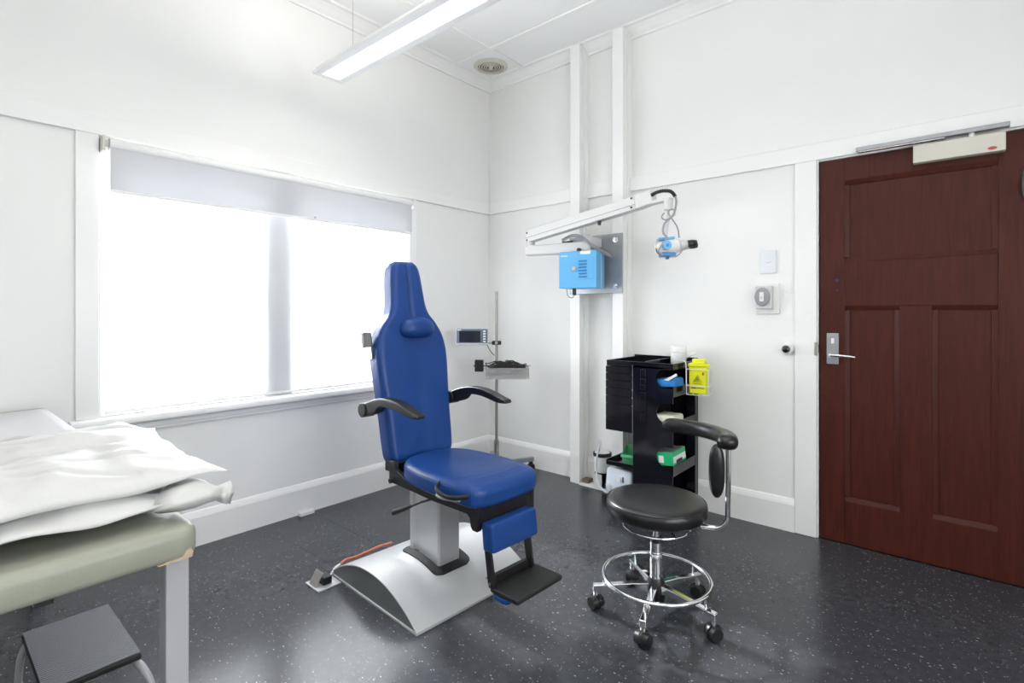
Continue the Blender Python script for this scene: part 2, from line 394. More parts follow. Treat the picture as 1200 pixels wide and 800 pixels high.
# closer on the door
cl = thing('door_closer', 'beige box door closer with a grey slide arm above the red-brown door', 'door closer', (2.88, 0, 1.955))
ob1('closer_body', M_beige, cl, ((0.0, -0.045, 0.0), (0.330, 0.001, 0.086)), bevel=0.004)
bm = nb()
prism(bm, [(0.285+0.016*math.cos(a*math.pi/12), 0.016+0.007*math.sin(a*math.pi/12)) for a in range(24)], (-0.0465, -0.045), lambda u, v, w_: (u, w_, v)); obj('badge', bm, M_red, cl)
bm = nb(); box(bm, (-0.232, -0.056, 0.101), (0.343, -0.019, 0.122)); obj('slide_track', bm, M_greymt, cl, bevel=0.003)
bm = nb(); box(bm, (-0.225, -0.052, 0.094), (0.120, -0.030, 0.101)); obj('closer_arm', bm, M_steel, cl, bevel=0.002)
bm = nb(); cyl(bm, (0.215, -0.035, 0.080), (0.215, -0.035, 0.103), 0.010); obj('pivot', bm, M_white, cl, smooth=True)
# strike plate on casing
o = ob1('strike_plate', M_steel, None, ((2.452, -0.0215, 0.995), (2.469, -0.0182, 1.065)), ((2.469, -0.0215, 1.010), (2.4712, -0.006, 1.050)), bevel=0.001); tag(o, 'small steel strike plate on the white casing beside the door handle', 'strike plate')
# grey fitting at right edge
M_hook = mat('dark_grey_plastic', (0.10, 0.11, 0.12), 0.4)
ck = thing('coat_hook', 'dark grey rounded fitting on the door, cut off by the right edge', 'hook', (3.282, 0, 1.80))
bm = nb(); lathe(bm, [(0.004, -0.001), (0.018, -0.002), (0.020, -0.012), (0.014, -0.022), (0.002, -0.024)], (0, 0, 0), 20, 'y')
for v in bm.verts: v.co.z *= 4.2
obj('hook_plate', bm, M_hook, ck, smooth=True)
bm = nb(); tube(bm, smoothpts([(0, -0.02, -0.02), (0, -0.05, -0.04), (0, -0.07, -0.02), (0, -0.07, 0.01)], 5), 0.007); obj('hook', bm, M_hook, ck, smooth=True)

# ------------------------------------------------ wall fittings
sw = thing('light_switch', 'white light switch plate, upper one left of the door', 'switch', (2.172, 0, 1.452))
ob1('switch_plate', mat('cool_white_plastic', (0.75, 0.78, 0.81), 0.35), sw, ((0, -0.012, 0), (0.087, 0, 0.134)), bevel=0.003)
ob1('rocker', M_white, sw, ((0.034, -0.015, 0.062), (0.056, -0.010, 0.072)), bevel=0.002)
it = thing('wall_control', 'white wall box with round grey dial, below the light switch', 'wall control', (2.150, 0, 1.218))
ob1('back_plate', M_white, it, ((0, -0.012, 0), (0.126, 0, 0.176)), bevel=0.004)
ob1('housing', M_whitem, it, ((0.006, -0.048, 0.030), (0.094, -0.012, 0.160)), bevel=0.006)
bm = nb(); lathe(bm, [(0.040, 0.0), (0.042, -0.006), (0.038, -0.014), (0.030, -0.016)], (0.046, -0.048, 0.098), 32, 'y')
for v in bm.verts: v.co.z = 0.098 + (v.co.z-0.098)*1.28
obj('dial', bm, M_greypl, it, smooth=True)
ob1('key_slot', M_white, it, ((0.034, -0.070, 0.072), (0.058, -0.062, 0.126)), bevel=0.005)
ob1('slot_shade', M_beige, it, ((0.041, -0.0715, 0.088), (0.051, -0.070, 0.102)), bevel=0.002)
ds = thing('door_stop', 'round white wall buffer with a black rubber nose, beside the door casing', 'door stop', (2.318, 0, 1.023))
bm = nb(); lathe(bm, [(0.031, 0), (0.032, -0.006), (0.031, -0.034), (0.027, -0.042), (0.018, -0.044)], (0, 0, 0), 28, 'y'); obj('collar', bm, M_white, ds, smooth=True)
bm = nb(); lathe(bm, [(0.021, -0.040), (0.0215, -0.052), (0.018, -0.062), (0.008, -0.068), (0.001, -0.069)], (0, 0, 0), 28, 'y'); obj('rubber_nose', bm, M_blkgl, ds, smooth=True)

# ------------------------------------------------ window
board('trim_14', (0, -2.750, 0.735), (T, -2.664, 2.056), label='white window casing, left side')
board('trim_15', (0, -0.862, 0.70), (T, -0.791, 2.056), label='white window casing, right side')
bm = nb(); prism(bm, [(0, 0.691), (0.045, 0.691), (0.056, 0.700), (0.058, 0.715), (0.052, 0.730), (0.040, 0.735), (0, 0.735)], (-2.772, -0.70), lambda u, v, w_: (u, w_, v)); struct('trim_16', bm, M_trim, bevel=0.003, label='white window sill board')
sbox('trim_17', M_trim, ((0, -2.735, 0.665), (0.024, -0.735, 0.691)), ((0, -2.735, 0.648), (0.014, -0.735, 0.665)), bevel=0.003)
wn = bpy.data.objects.new('window_1', None); COL.objects.link(wn); wn['kind'] = 'structure'; wn['label'] = 'wide white window with a centre mullion behind roller blinds'
ob1('window_frame', M_trim, wn, ((-0.12, WY0, WZ0), (-0.04, WY0+0.05, WZ1)), ((-0.12, WY1-0.05, WZ0), (-0.04, WY1, WZ1)), ((-0.119, WY0+0.0502, WZ0), (-0.041, WY1-0.0502, WZ0+0.04)), ((-0.119, WY0+0.0502, WZ1-0.05), (-0.041, WY1-0.0502, WZ1)), bevel=0.0)
ob1('mullion', M_trim, wn, ((-0.13, -1.885, WZ0), (-0.014, -1.725, WZ1)), bevel=0.003)
for a, b in ((WY0+0.05, -1.875), (-1.735, WY1-0.05)):
    ob1('pane', M_glass, wn, ((-0.10, a, WZ0+0.04), (-0.096, b, WZ1-0.05)))
# sheer blind
sb = thing('sheer_roller_blind', 'lowered translucent white blind glowing with daylight across the window', 'blind', (-0.004, WY0, WZ0))
def wavy(y0, y1, z0, z1, x, amp=0.0015, ny=40, nz=14):
    bm = nb(); g = [[bm.verts.new((x + amp*math.sin(i*0.5)*math.sin(j*0.9), y0+(y1-y0)*i/ny, z0+(z1-z0)*j/nz)) for j in range(nz+1)] for i in range(ny+1)]
    for i in range(ny):
        for j in range(nz): bm.faces.new((g[i][j], g[i+1][j], g[i+1][j+1], g[i][j+1]))
    return bm
obj('blind_fabric', wavy(0.018, 1.772, 0.020, 1.275, 0), M_sheer, sb, smooth=True)
ob1('bottom_bar', M_white, sb, ((-0.006, 0.018, 0.006), (0.008, 1.772, 0.022)), bevel=0.003)
bb = thing('blockout_roller_blind', 'short white blockout blind rolled near the top of the window', 'blind', (0.030, WY0, 1.79))
bm = nb(); cyl(bm, (0.018, 0.022, 0.222), (0.018, 1.782, 0.222), 0.028, seg=28); obj('roller', bm, M_white, bb, smooth=True)
obj('blind_fabric', wavy(0.022, 1.772, 0.0, 0.215, 0.040, 0.0008), M_block, bb, smooth=True)
ob1('bottom_bar', M_white, bb, ((0.036, 0.022, -0.006), (0.046, 1.772, 0.010)), bevel=0.003)
ob1('bracket', M_beige, bb, ((-0.030, -0.006, 0.185), (0.045, 0.004, 0.256)), ((0.0, 0.004, 0.205), (0.03, 0.018, 0.240)), bevel=0.003, label='beige roller bracket')
ob1('bracket', M_white, bb, ((-0.030, 1.784, 0.185), (0.045, 1.796, 0.256)), bevel=0.003)
bm = nb(); cyl(bm, (0.046, 1.03, 0.016), (0.052, 1.03, 0.016), 0.006, seg=12); obj('pull_stud', bm, M_greypl, bb)

bm = nb()
for a, b in (((-3.22, 0.64), (-3.15, 2.06)), ((-1.45, 0.64), (-1.38, 2.06)), ((-3.15, 0.64), (-1.45, 0.70)), ((-3.15, 2.0), (-1.45, 2.06)), ((-2.33, 0.70), (-2.27, 2.0))): box(bm, (4.262, a[0], a[1]), (4.30, b[0], b[1]))
struct('fill_window', bm, M_trim, label='added white window frame around the fill light in the right-hand wall, outside the view')  # made-up frame around the added fill light
# ------------------------------------------------ ceiling vent
cv = thing('ceiling_vent', 'round cream ceiling air vent in the corner panel', 'vent', (0.262, -0.258, ZC))
bm = nb(); lathe(bm, [(0.102, 0), (0.134, 0), (0.134, -0.006), (0.120, -0.014), (0.102, -0.016), (0.100, -0.001)], (0, 0, 0), 48, caps=False)
obj('vent_rim', bm, M_beige, cv, smooth=True)
bm = nb(); cyl(bm, (0, 0, -0.0015), (0, 0, -0.0005), 0.101, seg=40); obj('vent_throat_shade', bm, M_dkgap, cv)  # flat dark disc painted for the shade inside the vent
for i, rr in enumerate((0.084, 0.066, 0.048, 0.031)):
    bm = nb(); n = 40
    A = []
    for (ra, h) in ((rr, -0.011), (rr+0.009, -0.008), (rr+0.008, -0.006), (rr-0.001, -0.009)):
        A.append([bm.verts.new((ra*math.cos(2*math.pi*k/n), ra*math.sin(2*math.pi*k/n), h - i*0.0015)) for k in range(n)])
    for q in range(4):
        for k in range(n): bm.faces.new((A[q][k], A[q][(k+1)%n], A[(q+1)%4][(k+1)%n], A[(q+1)%4][k]))
    obj('vent_ring', bm, M_beige, cv, smooth=True)
bm = nb(); lathe(bm, [(0.001, -0.026), (0.014, -0.025), (0.018, -0.018), (0.018, -0.004)], (0, 0, 0), 24); obj('vent_hub', bm, M_beige, cv, smooth=True)

# ------------------------------------------------ pendant lamp
def pendant(label, loc):
    pl = thing('pendant_light', label, 'lamp', loc)
    LL = 2.45
    bm = nb(); prism(bm, [(-0.088, 0.0), (-0.088, 0.010), (-0.060, 0.048), (0.060, 0.048), (0.088, 0.010), (0.088, 0.0), (0.050, 0.0), (0.046, 0.010), (-0.046, 0.010), (-0.050, 0.0)], (0, LL), lambda u, v, w_: (w_, u, v)); obj('housing', bm, M_white, pl, bevel=0.002)
    bm = nb(); box(bm, (0.035, -0.045, 0.003), (LL-0.035, 0.045, 0.010)); obj('diffuser', bm, M_bulb, pl)
    bm = nb(); box(bm, (0.034, -0.084, -0.001), (LL-0.034, -0.050, 0.001)); obj('side_wing', bm, M_glow, pl)
    bm = nb(); box(bm, (0.034, 0.050, -0.001), (LL-0.034, 0.084, 0.001)); obj('side_wing', bm, M_glow, pl)
    area('lamp_light', (loc[0]+LL/2, loc[1], loc[2]-0.003), (0, 0, 0), LL-0.07, 0.09, LAMP*0.68, (1.0, 0.985, 0.95))
    area('lamp_uplight', (loc[0]+LL/2, loc[1], loc[2]+0.053), (R(180), 0, 0), LL-0.08, 0.10, LAMP2*0.74, (1.0, 0.985, 0.95))
    ob1('end_cap', M_white, pl, ((-0.004, -0.0885, -0.002), (0.033, 0.0885, 0.0115)), ((-0.004, -0.060, 0.012), (-0.001, 0.060, 0.047)), bevel=0.002)
    bm = nb(); box(bm, (0.04, -0.05, 0.0485), (LL-0.04, 0.05, 0.051)); obj('upper_diffuser', bm, M_bulb2, pl)
    for x in (0.245, LL-0.245):
        bm = nb(); cyl(bm, (x, 0, 0.045), (x, 0, ZC-2.50), 0.0012, seg=6); obj('hanging_wire', bm, M_steel, pl)
pendant('long white linear lamp hung on thin wires below the ceiling', (0.445, -1.752, 2.50))
pendant('added white linear fill lamp, unseen behind the viewer', (1.70, -3.60, 2.50))  # extra lamp out of view, added to raise the room light

# ================================================================ TREATMENT CHAIR
ch = thing('treatment_chair', 'tall blue vinyl medical treatment chair with black armrests on a silver base', 'chair', (1.22, -1.66, 0), R(-3))
# base: arched cover, local x forward
bx0, bx1, by0, by1 = -0.385, 0.292, -0.312, 0.335; cxb = (bx0+bx1)/2; hw = (bx1-bx0)/2; sag = 0.118
RR = (hw*hw + sag*sag)/(2*sag)
def arc(x): return math.sqrt(max(0, RR*RR-(x-cxb)**2)) - (RR-sag)
N = 28; xs = [bx0+(bx1-bx0)*i/N for i in range(N+1)]
bm = nb(); prism(bm, [(x, arc(x)+0.012) for x in xs] + [(x, max(arc(x)+0.006, 0.006)) for x in xs[::-1]], (by0, by1), lambda u, v, w_: (u, w_, v))
obj('base_cover', bm, M_silver, ch, bevel=0.0015)
bm = nb(); prism(bm, [(x, arc(x)+0.007) for x in xs[1:-1]] + [(bx1-0.02, 0.010), (bx0+0.02, 0.010)], (by0+0.006, by0+0.012), lambda u, v, w_: (u, w_, v)); obj('base_end_panel', bm, M_grey, ch)
bm = nb(); prism(bm, [(x, arc(x)+0.007) for x in xs[1:-1]] + [(bx1-0.02, 0.010), (bx0+0.02, 0.010)], (by1-0.012, by1-0.006), lambda u, v, w_: (u, w_, v)); obj('base_end_panel', bm, M_grey, ch)
ob1('base_plate', M_silver, ch, ((bx0, by0, 0.0), (bx1, by1, 0.010)), bevel=0.002)
# small slotted bracket near front
ob1('floor_bracket', M_steel, ch, ((0.20, 0.10, arc(0.24)+0.012), (0.27, 0.20, arc(0.24)+0.016)), bevel=0.001)
# collar follows the arch
bm = nb(); n_ = 24; rowsT = []
for i in range(n_+1):
    x = -0.128 + 0.276*i/n_; e = min(x+0.128, 0.148-x); rr_ = 0.035; hy = 0.103 - (rr_ - math.sqrt(max(0, rr_*rr_ - (rr_-min(e, rr_))**2)))
    rowsT.append([bm.verts.new((x, -hy, arc(x)+0.0125)), bm.verts.new((x, -hy, arc(x)+0.018)), bm.verts.new((x, hy, arc(x)+0.018)), bm.verts.new((x, hy, arc(x)+0.0125))])
for i in range(n_):
    for k in range(4): bm.faces.new((rowsT[i][k], rowsT[i][(k+1)%4], rowsT[i+1][(k+1)%4], rowsT[i+1][k]))
bm.faces.new(rowsT[0]); bm.faces.new(rowsT[-1][::-1])
obj('column_collar', bm, M_rubber, ch)
# column profile with shallow flutes
cp = [(-0.105, -0.062), (-0.078, -0.062), (-0.072, -0.056), (-0.040, -0.056), (-0.034, -0.062), (0.100, -0.062), (0.108, -0.054), (0.108, 0.054), (0.100, 0.062), (-0.105, 0.062), (-0.112, 0.054), (-0.112, -0.054)]
bm = nb(); prism(bm, cp, (0.095, 0.478), lambda u, v, w_: (u, v, w_)); obj('column', bm, M_alu, ch, bevel=0.003)
bm = nb(); prism(bm, rrect(-0.120, -0.090, 0.130, 0.080, 0.045), (0.474, 0.482), lambda u, v, w_: (u, v, w_)); obj('column_head_plate', bm, M_black, ch, bevel=0.002)
# seat frame: side plates
side = [(-0.105, 0.562), (-0.105, 0.482), (-0.075, 0.466), (0.10, 0.462), (0.20, 0.458), (0.425, 0.462), (0.440, 0.450), (0.445, 0.420), (0.455, 0.408), (0.482, 0.408), (0.488, 0.420), (0.488, 0.535), (0.10, 0.505), (0.02, 0.505), (-0.055, 0.53), (-0.07, 0.562)]
for y in (-0.176, 0.118):
    bm = nb(); prism(bm, side, (y, y+0.022), lambda u, v, w_: (u, w_, v)); obj('side_rail', bm, M_blkmt, ch, bevel=0.003)
ob1('seat_pan', M_blkmt, ch, ((-0.08, -0.155, 0.482), (0.480, 0.120, 0.506)), bevel=0.002)
ob1('front_panel', M_blkmt, ch, ((0.470, -0.155, 0.415), (0.486, 0.120, 0.520)), bevel=0.002)
ob1('rear_crossbar', M_blkmt, ch, ((-0.17, -0.155, 0.50), (-0.085, 0.120, 0.548)), bevel=0.003)
bm = nb(); cyl(bm, (-0.078, -0.19, 0.478), (-0.078, 0.19, 0.478), 0.011, seg=14); obj('hinge_pin', bm, M_blkmt, ch, smooth=True)
# seat cushion
so_ = []
half = [(-0.060, 0.0), (-0.054, 0.07), (-0.028, 0.13), (0.03, 0.172), (0.12, 0.196), (0.25, 0.205), (0.36, 0.202), (0.44, 0.193), (0.480, 0.175), (0.500, 0.13), (0.506, 0.07), (0.508, 0.0)]
outl = [(x, -y) for x, y in half] + [(x, y) for x, y in half[::-1][1:-1]]
outl = [(p.x, p.y) for p in smoothpts([(x, y, 0) for x, y in outl], 3, True)]
def scb(u, v):  # dished seat with raised front edges
    return -0.010*math.exp(-((u-0.20)**2/0.02 + v*v/0.014)) + 0.006*math.exp(-((u-0.43)/0.06)**2)
bm = nb(); cushion(bm, outl, 0.084, lambda u, v, w_: (u, v-0.012, 0.500+w_ - (0.010*max(0, (u-0.38))/0.13)), 0.034, 0.006, 6, scb); obj('seat_cushion', bm, M_blue, ch, smooth=False, sub=0)
o = ch.children[-1]; o.data.polygons.foreach_set('use_smooth', [True]*len(o.data.polygons))
# side handle strap
bm = nb(); tube(bm, smoothpts([(0.300, -0.205, 0.560), (0.318, -0.238, 0.548), (0.37, -0.248, 0.540), (0.43, -0.246, 0.543), (0.475, -0.212, 0.548)], 6), 0.0068, 10)
for v in bm.verts: v.co.z = 0.545 + (v.co.z-0.545)*1.35
obj('side_handle', bm, M_black, ch, smooth=True)
bm = nb(); tube(bm, smoothpts([(0.290, -0.198, 0.520), (0.318, -0.232, 0.522), (0.37, -0.240, 0.526), (0.44, -0.225, 0.532)], 5), 0.008, 8); obj('handle_plate', bm, M_greypl, ch, smooth=True)
# lever
bm = nb(); tube(bm, [(0.22, -0.12, 0.468), (0.17, -0.20, 0.450), (0.10, -0.205, 0.415)], 0.005, 8); lv = obj('height_lever', bm, M_blkmt, ch, smooth=True)
bm = nb(); tube(bm, smoothpts([(0.105, -0.205, 0.418), (0.06, -0.205, 0.395), (-0.02, -0.205, 0.358)], 4), 0.01, 12, rfun=lambda t: 0.007+0.006*t); obj('lever_grip', bm, M_rubber, lv, smooth=True)
# backrest: outline in (l,h); tilted plane
LEAN = R(9.5); BF = -0.180; BZ = 0.513
def bk(u, v, w_):  # u lateral, v up along the back, w forward
    return (BF - v*math.sin(LEAN) + w_*math.cos(LEAN), u+0.018, BZ + v*math.cos(LEAN) + w_*math.sin(LEAN))
hb = [(0, 0.0), (0.10, 0.0), (0.150, 0.008), (0.174, 0.035), (0.182, 0.09), (0.187, 0.22), (0.196, 0.36), (0.203, 0.47), (0.200, 0.54), (0.184, 0.605), (0.152, 0.660), (0.118, 0.702), (0.101, 0.747), (0.093, 0.822), (0.084, 0.907), (0.070, 0.947), (0.045, 0.965), (0, 0.970)]
outl = hb + [(-x, y) for x, y in hb[::-1][1:-1]]
outl = [(p.x, p.y) for p in smoothpts([(x, y, 0) for x, y in outl], 3, True)]
def bkc(u, v):
    d = 0
    d += -0.012*math.exp(-((u)/0.05)**2)*max(0, min(1, (0.62-v)/0.2))*0.5
    if v > 0.62: d += -0.010*math.exp(-(u/0.010)**2)
    return d
def backmesh():
    # dense grid padded shape: rows of the outline, rounded towards the side
    bm = nb(); rows = 90; cols = 36; P = []
    ys = [p[1] for p in hb]
    hs = smoothpts([(x, y, 0) for x, y in hb[1:-1]], 8)
    def wid(v):
        best = None
        for a, b in zip(hs[:-1], hs[1:]):
            if (a.y <= v <= b.y) and b.y > a.y: best = a.x + (b.x-a.x)*(v-a.y)/(b.y-a.y)
        return best if best is not None else (0.10 if v < 0.01 else 0.05)
    TH = 0.095; rd = 0.030
    front = []; 
    for i in range(rows+1):
        t = i/rows; v = 0.970*(0.5-0.5*math.cos(math.pi*t)) if False else 0.970*t
        v = min(0.9695, max(0.0005, v)); wv = wid(v)
        # edge distance to the bottom and top for rounding
        row = []
        for j in range(cols+1):
            s = -1 + 2*j/cols; s = math.sin(s*math.pi/2)
            u = s*wv
            de = min(wv-abs(u), v*1.0, (0.970-v)*1.0)
            rd2 = rd
            h = TH - (rd2 - math.sqrt(max(0, rd2*rd2 - (rd2-min(de, rd2))**2)))
            h += bkc(u, v) * min(1, de/0.02)
            # side wings: front face is a raised panel, edges fall back
            row.append(bm.verts.new(bk(u, v, h)))
        front.append(row)
    back = []
    for i in range(rows+1):
        row = []
        for j in range(cols+1):
            c = front[i][j]; t = i/rows; v = min(0.9695, max(0.0005, 0.970*t)); wv = wid(v); s = math.sin((-1+2*j/cols)*math.pi/2)
            de = min(wv-abs(s*wv), v, 0.970-v); h = 0.014 - math.sqrt(max(0, 0.014**2 - (0.014-min(de, 0.014))**2))
            row.append(bm.verts.new(bk(s*wv, v, h)))
        back.append(row)
    for i in range(rows):
        for j in range(cols):
            bm.faces.new((front[i][j], front[i][j+1], front[i+1][j+1], front[i+1][j]))
            bm.faces.new((back[i][j], back[i+1][j], back[i+1][j+1], back[i][j+1]))
    for i in range(rows):
        bm.faces.new((front[i][0], front[i+1][0], back[i+1][0], back[i][0]))
        bm.faces.new((front[i][cols], back[i][cols], back[i+1][cols], front[i+1][cols]))
    for j in range(cols):
        bm.faces.new((front[0][j], back[0][j], back[0][j+1], front[0][j+1]))
        bm.faces.new((front[rows][j], front[rows][j+1], back[rows][j+1], back[rows][j]))
    return bm
bc = obj('backrest', backmesh(), M_blue, ch); bc.data.polygons.foreach_set('use_smooth', [True]*len(bc.data.polygons))
bm = nb(); tube(bm, smoothpts([bk(0.0, 0.68, 0.086), bk(0.0, 0.80, 0.085), bk(0.0, 0.92, 0.084), bk(0.0, 0.962, 0.068)], 6), 0.0022, 6); obj('seam', bm, M_bluedk, bc, smooth=True)
# head pillow (bean)
bm = nb(); bmesh.ops.create_uvsphere(bm, u_segments=32, v_segments=18, radius=1.0)
for v in bm.verts:
    x, y, z = v.co; s = math.copysign(abs(x)**0.75, x)
    v.co = Vector(bk(s*0.098*(1-0.06*z*z) + 0.018, 0.634 + 0.052*math.copysign(abs(z)**0.85, z) - 0.010*s*s, 0.100 + 0.050*y))
hpil = obj('head_pillow', bm, M_blue, ch, smooth=False); hpil.data.polygons.foreach_set('use_smooth', [True]*len(hpil.data.polygons))
# grey knob and bracket on the left side
bm = nb(); prism(bm, [(0.026*math.cos(a*math.pi/4+0.39), 0.026*math.sin(a*math.pi/4+0.39)) for a in range(8)], (-0.004, 0.064), lambda u, v, w_: bk(-0.222+u*0.95, 0.560+w_, 0.030+v)); obj('adjust_knob', bm, mat('mid_grey_plastic', (0.15, 0.155, 0.165), 0.4), ch, bevel=0.003)
bm = nb(); box(bm, (-0.213, 0.50, 0.016), (-0.204, 0.575, 0.046))
for v in bm.verts: v.co = Vector(bk(*v.co))
obj('knob_bracket', bm, M_steel, ch, bevel=0.001)
# armrests
for s in (-1, 1):
    bm = nb(); yy = s*0.248 + 0.0
    top = [(-0.175, 0.818), (-0.10, 0.846), (-0.02, 0.862), (0.06, 0.862), (0.13, 0.850), (0.19, 0.832), (0.232, 0.822)]
    bot = [(0.236, 0.806), (0.18, 0.804), (0.12, 0.815), (0.05, 0.825), (-0.03, 0.822), (-0.07, 0.792), (-0.12, 0.775), (-0.175, 0.768)]
    prism(bm, [(p.x, p.y) for p in smoothpts([(x, z, 0) for x, z in top], 3)] + [(p.x, p.y) for p in smoothpts([(x, z, 0) for x, z in bot], 3)], (yy-0.024, yy+0.024), lambda u, v, w_: (u, w_, v))
    ar = obj('armrest', bm, M_black, ch, bevel=0.008, seg=3)
    bm = nb(); cyl(bm, (-0.168, yy-0.030, 0.793), (-0.168, yy+0.030, 0.793), 0.032, seg=28); obj('pivot_cap', bm, M_black, ar, bevel=0.004)
    bm = nb(); cyl(bm, (-0.168, s*0.16, 0.793), (-0.168, s*0.225, 0.793), 0.014, seg=14); obj('pivot_shaft', bm, M_blkmt, ar, smooth=True)
# leg rest
bm = nb(); mwx = Matrix.Translation((0.512, -0.030, 0.393)) @ Matrix.Rotation(R(-6), 4, 'Y')
cushion(bm, rrect(-0.132, -0.053, 0.118, 0.053, 0.012, 4), 0.058, lambda u, v, w_: mwx @ Vector((-0.018+w_, u, v)), 0.010, 0.003, 4); lp = obj('leg_pad', bm, M_blue, ch); lp.data.polygons.foreach_set('use_smooth', [True]*len(lp.data.polygons)); lp.data.set_sharp_from_angle(angle=R(60))
for y in (-0.148, 0.066):
    bm = nb(); prism(bm, [(0.478, 0.420), (0.508, 0.420), (0.545, 0.222), (0.535, 0.205), (0.515, 0.205), (0.510, 0.222)], (y, y+0.012), lambda u, v, w_: (u, w_, v)); b_ = obj('leg_bar', bm, M_blkmt, ch, bevel=0.002)
    bm = nb(); cyl(bm, (0.524, y-0.004, 0.222), (0.524, y+0.016, 0.222), 0.007, seg=12); obj('bolt', bm, M_steel, b_, smooth=True)
fp = ob1('footplate', M_rubber, ch, ((0.520, -0.148, 0.190), (0.662, 0.110, 0.212)), bevel=0.008, label='black ribbed footplate')
ob1('footplate_flange', M_blkmt, ch, ((0.500, -0.135, 0.198), (0.520, 0.070, 0.240)), bevel=0.003)
bm = nb(); prism(bm, rrect(0.530, -0.150, 0.61, 0.0, 0.02), (0.172, 0.190), lambda u, v, w_: (u, v, w_)); obj('footplate_underpad', bm, M_blue, ch, bevel=0.004)

# foot pedal
fpd = thing('foot_pedal', 'silver foot pedal with a tilted plate on the floor beside the chair base', 'pedal', (0.883, -2.022, 0), R(-1))
ob1('pedal_base', M_silver, fpd, ((-0.075, -0.050, 0), (0.045, 0.062, 0.007)), bevel=0.002)
ob1('pedal_switch', M_black, fpd, ((-0.040, -0.012, 0.007), (0.020, 0.030, 0.040)), bevel=0.003)
bm = nb(); mx = Matrix.Translation((0.030, 0.0, 0.010)) @ Matrix.Rotation(R(-48), 4, 'Y'); box(bm, (-0.005, -0.040, 0.0), (0.0, 0.045, 0.062))
for v in bm.verts: v.co = Vector((-0.020 + v.co.y*0.75, -0.042 + v.co.z*0.55 + v.co.x*0.6, 0.009 + v.co.z*0.85))
obj('pedal_plate', bm, M_steel, fpd, bevel=0.0015)
bm = nb(); tube(bm, smoothpts([(-0.03, 0.045, 0.012), (-0.045, 0.070, 0.022), (-0.055, 0.09, 0.030), (-0.058, 0.115, 0.035)], 5), 0.0048, 8); obj('cable_gland', bm, M_white, fpd, smooth=True)
bm = nb(); tube(bm, smoothpts([(0.825, -1.905, 0.034), (0.800, -1.86, 0.030), (0.782, -1.80, 0.016), (0.780, -1.73, 0.016), (0.79, -1.66, 0.024), (0.815, -1.60, 0.030)], 6), 0.0062, 10)
tag(obj('pedal_cable', bm, M_orange, None, smooth=True), 'orange sheathed cable running from the pedal behind the chair base', 'cable')
# skirting cap
bm = nb(); prism(bm, rrect(0.021, -1.71, 0.062, -1.615, 0.012), (0, 0.022), lambda u, v, w_: (u, v, w_)); tag(obj('floor_outlet', bm, M_white, None, bevel=0.004), 'small white plastic outlet box on the floor against the left baseboard', 'outlet box')
bpy.ops.object.select_all(action='DESELECT') if False else None

# ================================================================ COUCH
ct = thing('examination_couch', 'olive vinyl examination couch on grey square legs at the lower left', 'couch', (0.03, -3.50, 0))
CW, CL = 0.645, 1.856   # across y, along x
bm = nb()
sec = [(0.0, 0.738), (0.0, 0.775), (0.012, 0.792), (0.030, 0.800)]
out = rrect(0, 0, CL, CW, 0.035, 4)
cushion(bm, out, 0.064, lambda u, v, w_: (u, v, 0.738+w_), 0.022, 0.004, 5)
mt = obj('mattress', bm, M_olive, ct); mt.data.polygons.foreach_set('use_smooth', [True]*len(mt.data.polygons)); mt.data.set_sharp_from_angle(angle=R(50))
bm = nb(); prism(bm, [(CW-0.075, 0.739), (CW-0.05, 0.743), (CW-0.033, 0.744), (CW-0.026, 0.754), (CW-0.018, 0.756), (CW-0.014, 0.750), (CW-0.016, 0.739)], (CL-0.012, CL+0.0010), lambda u, v, w_: (w_, u, v)); obj('worn_corner_patch', bm, M_tan, mt)
ob1('frame_rail', M_leg, ct, ((0.05, 0.03, 0.718), (CL-0.065, 0.06, 0.737)), bevel=0.002)
ob1('frame_rail', M_leg, ct, ((0.05, CW-0.06, 0.718), (CL-0.065, CW-0.03, 0.737)), bevel=0.002)
for x in (0.06, CL-0.078):
    for y in (0.010, CW-0.052):
        ob1('leg', M_leg, ct, ((x, y, 0.0), (x+0.042, y+0.042, 0.737)), bevel=0.003)
ob1('floor_bracket', M_blkmt, ct, ((CL-0.035, 0.395, 0.729), (CL-0.012, 0.420, 0.7375)), bevel=0.001)
# paper sheet
bm = nb(); nx, ny = 40, 24; g = []
for i in range(nx+1):
    row = []
    for j in range(ny+1):
        x = 0.034 + (1.58-0.034)*i/nx; s = j/ny*(CW+0.06)-0.03
        y = min(max(s, -0.006), CW+0.006); z = 0.812 - max(0, abs(s-CW/2)-(CW/2+0.003))*1.0
        z += 0.002*noise.noise(Vector((x*6, s*9, 0)))
        row.append(bm.verts.new((x, -3.50+y, z)))
    g.append(row)
for i in range(nx):
    for j in range(ny): bm.faces.new((g[i][j], g[i+1][j], g[i+1][j+1], g[i][j+1]))
o = obj('paper_sheet', bm, M_paper, None, smooth=False); o.data.polygons.foreach_set('use_smooth', [True]*len(o.data.polygons))
so2 = o.modifiers.new('solid', 'SOLIDIFY'); so2.thickness = 0.002; so2.offset = -1
tag(o, 'smooth white paper sheet covering the couch behind the pillows', 'sheet')
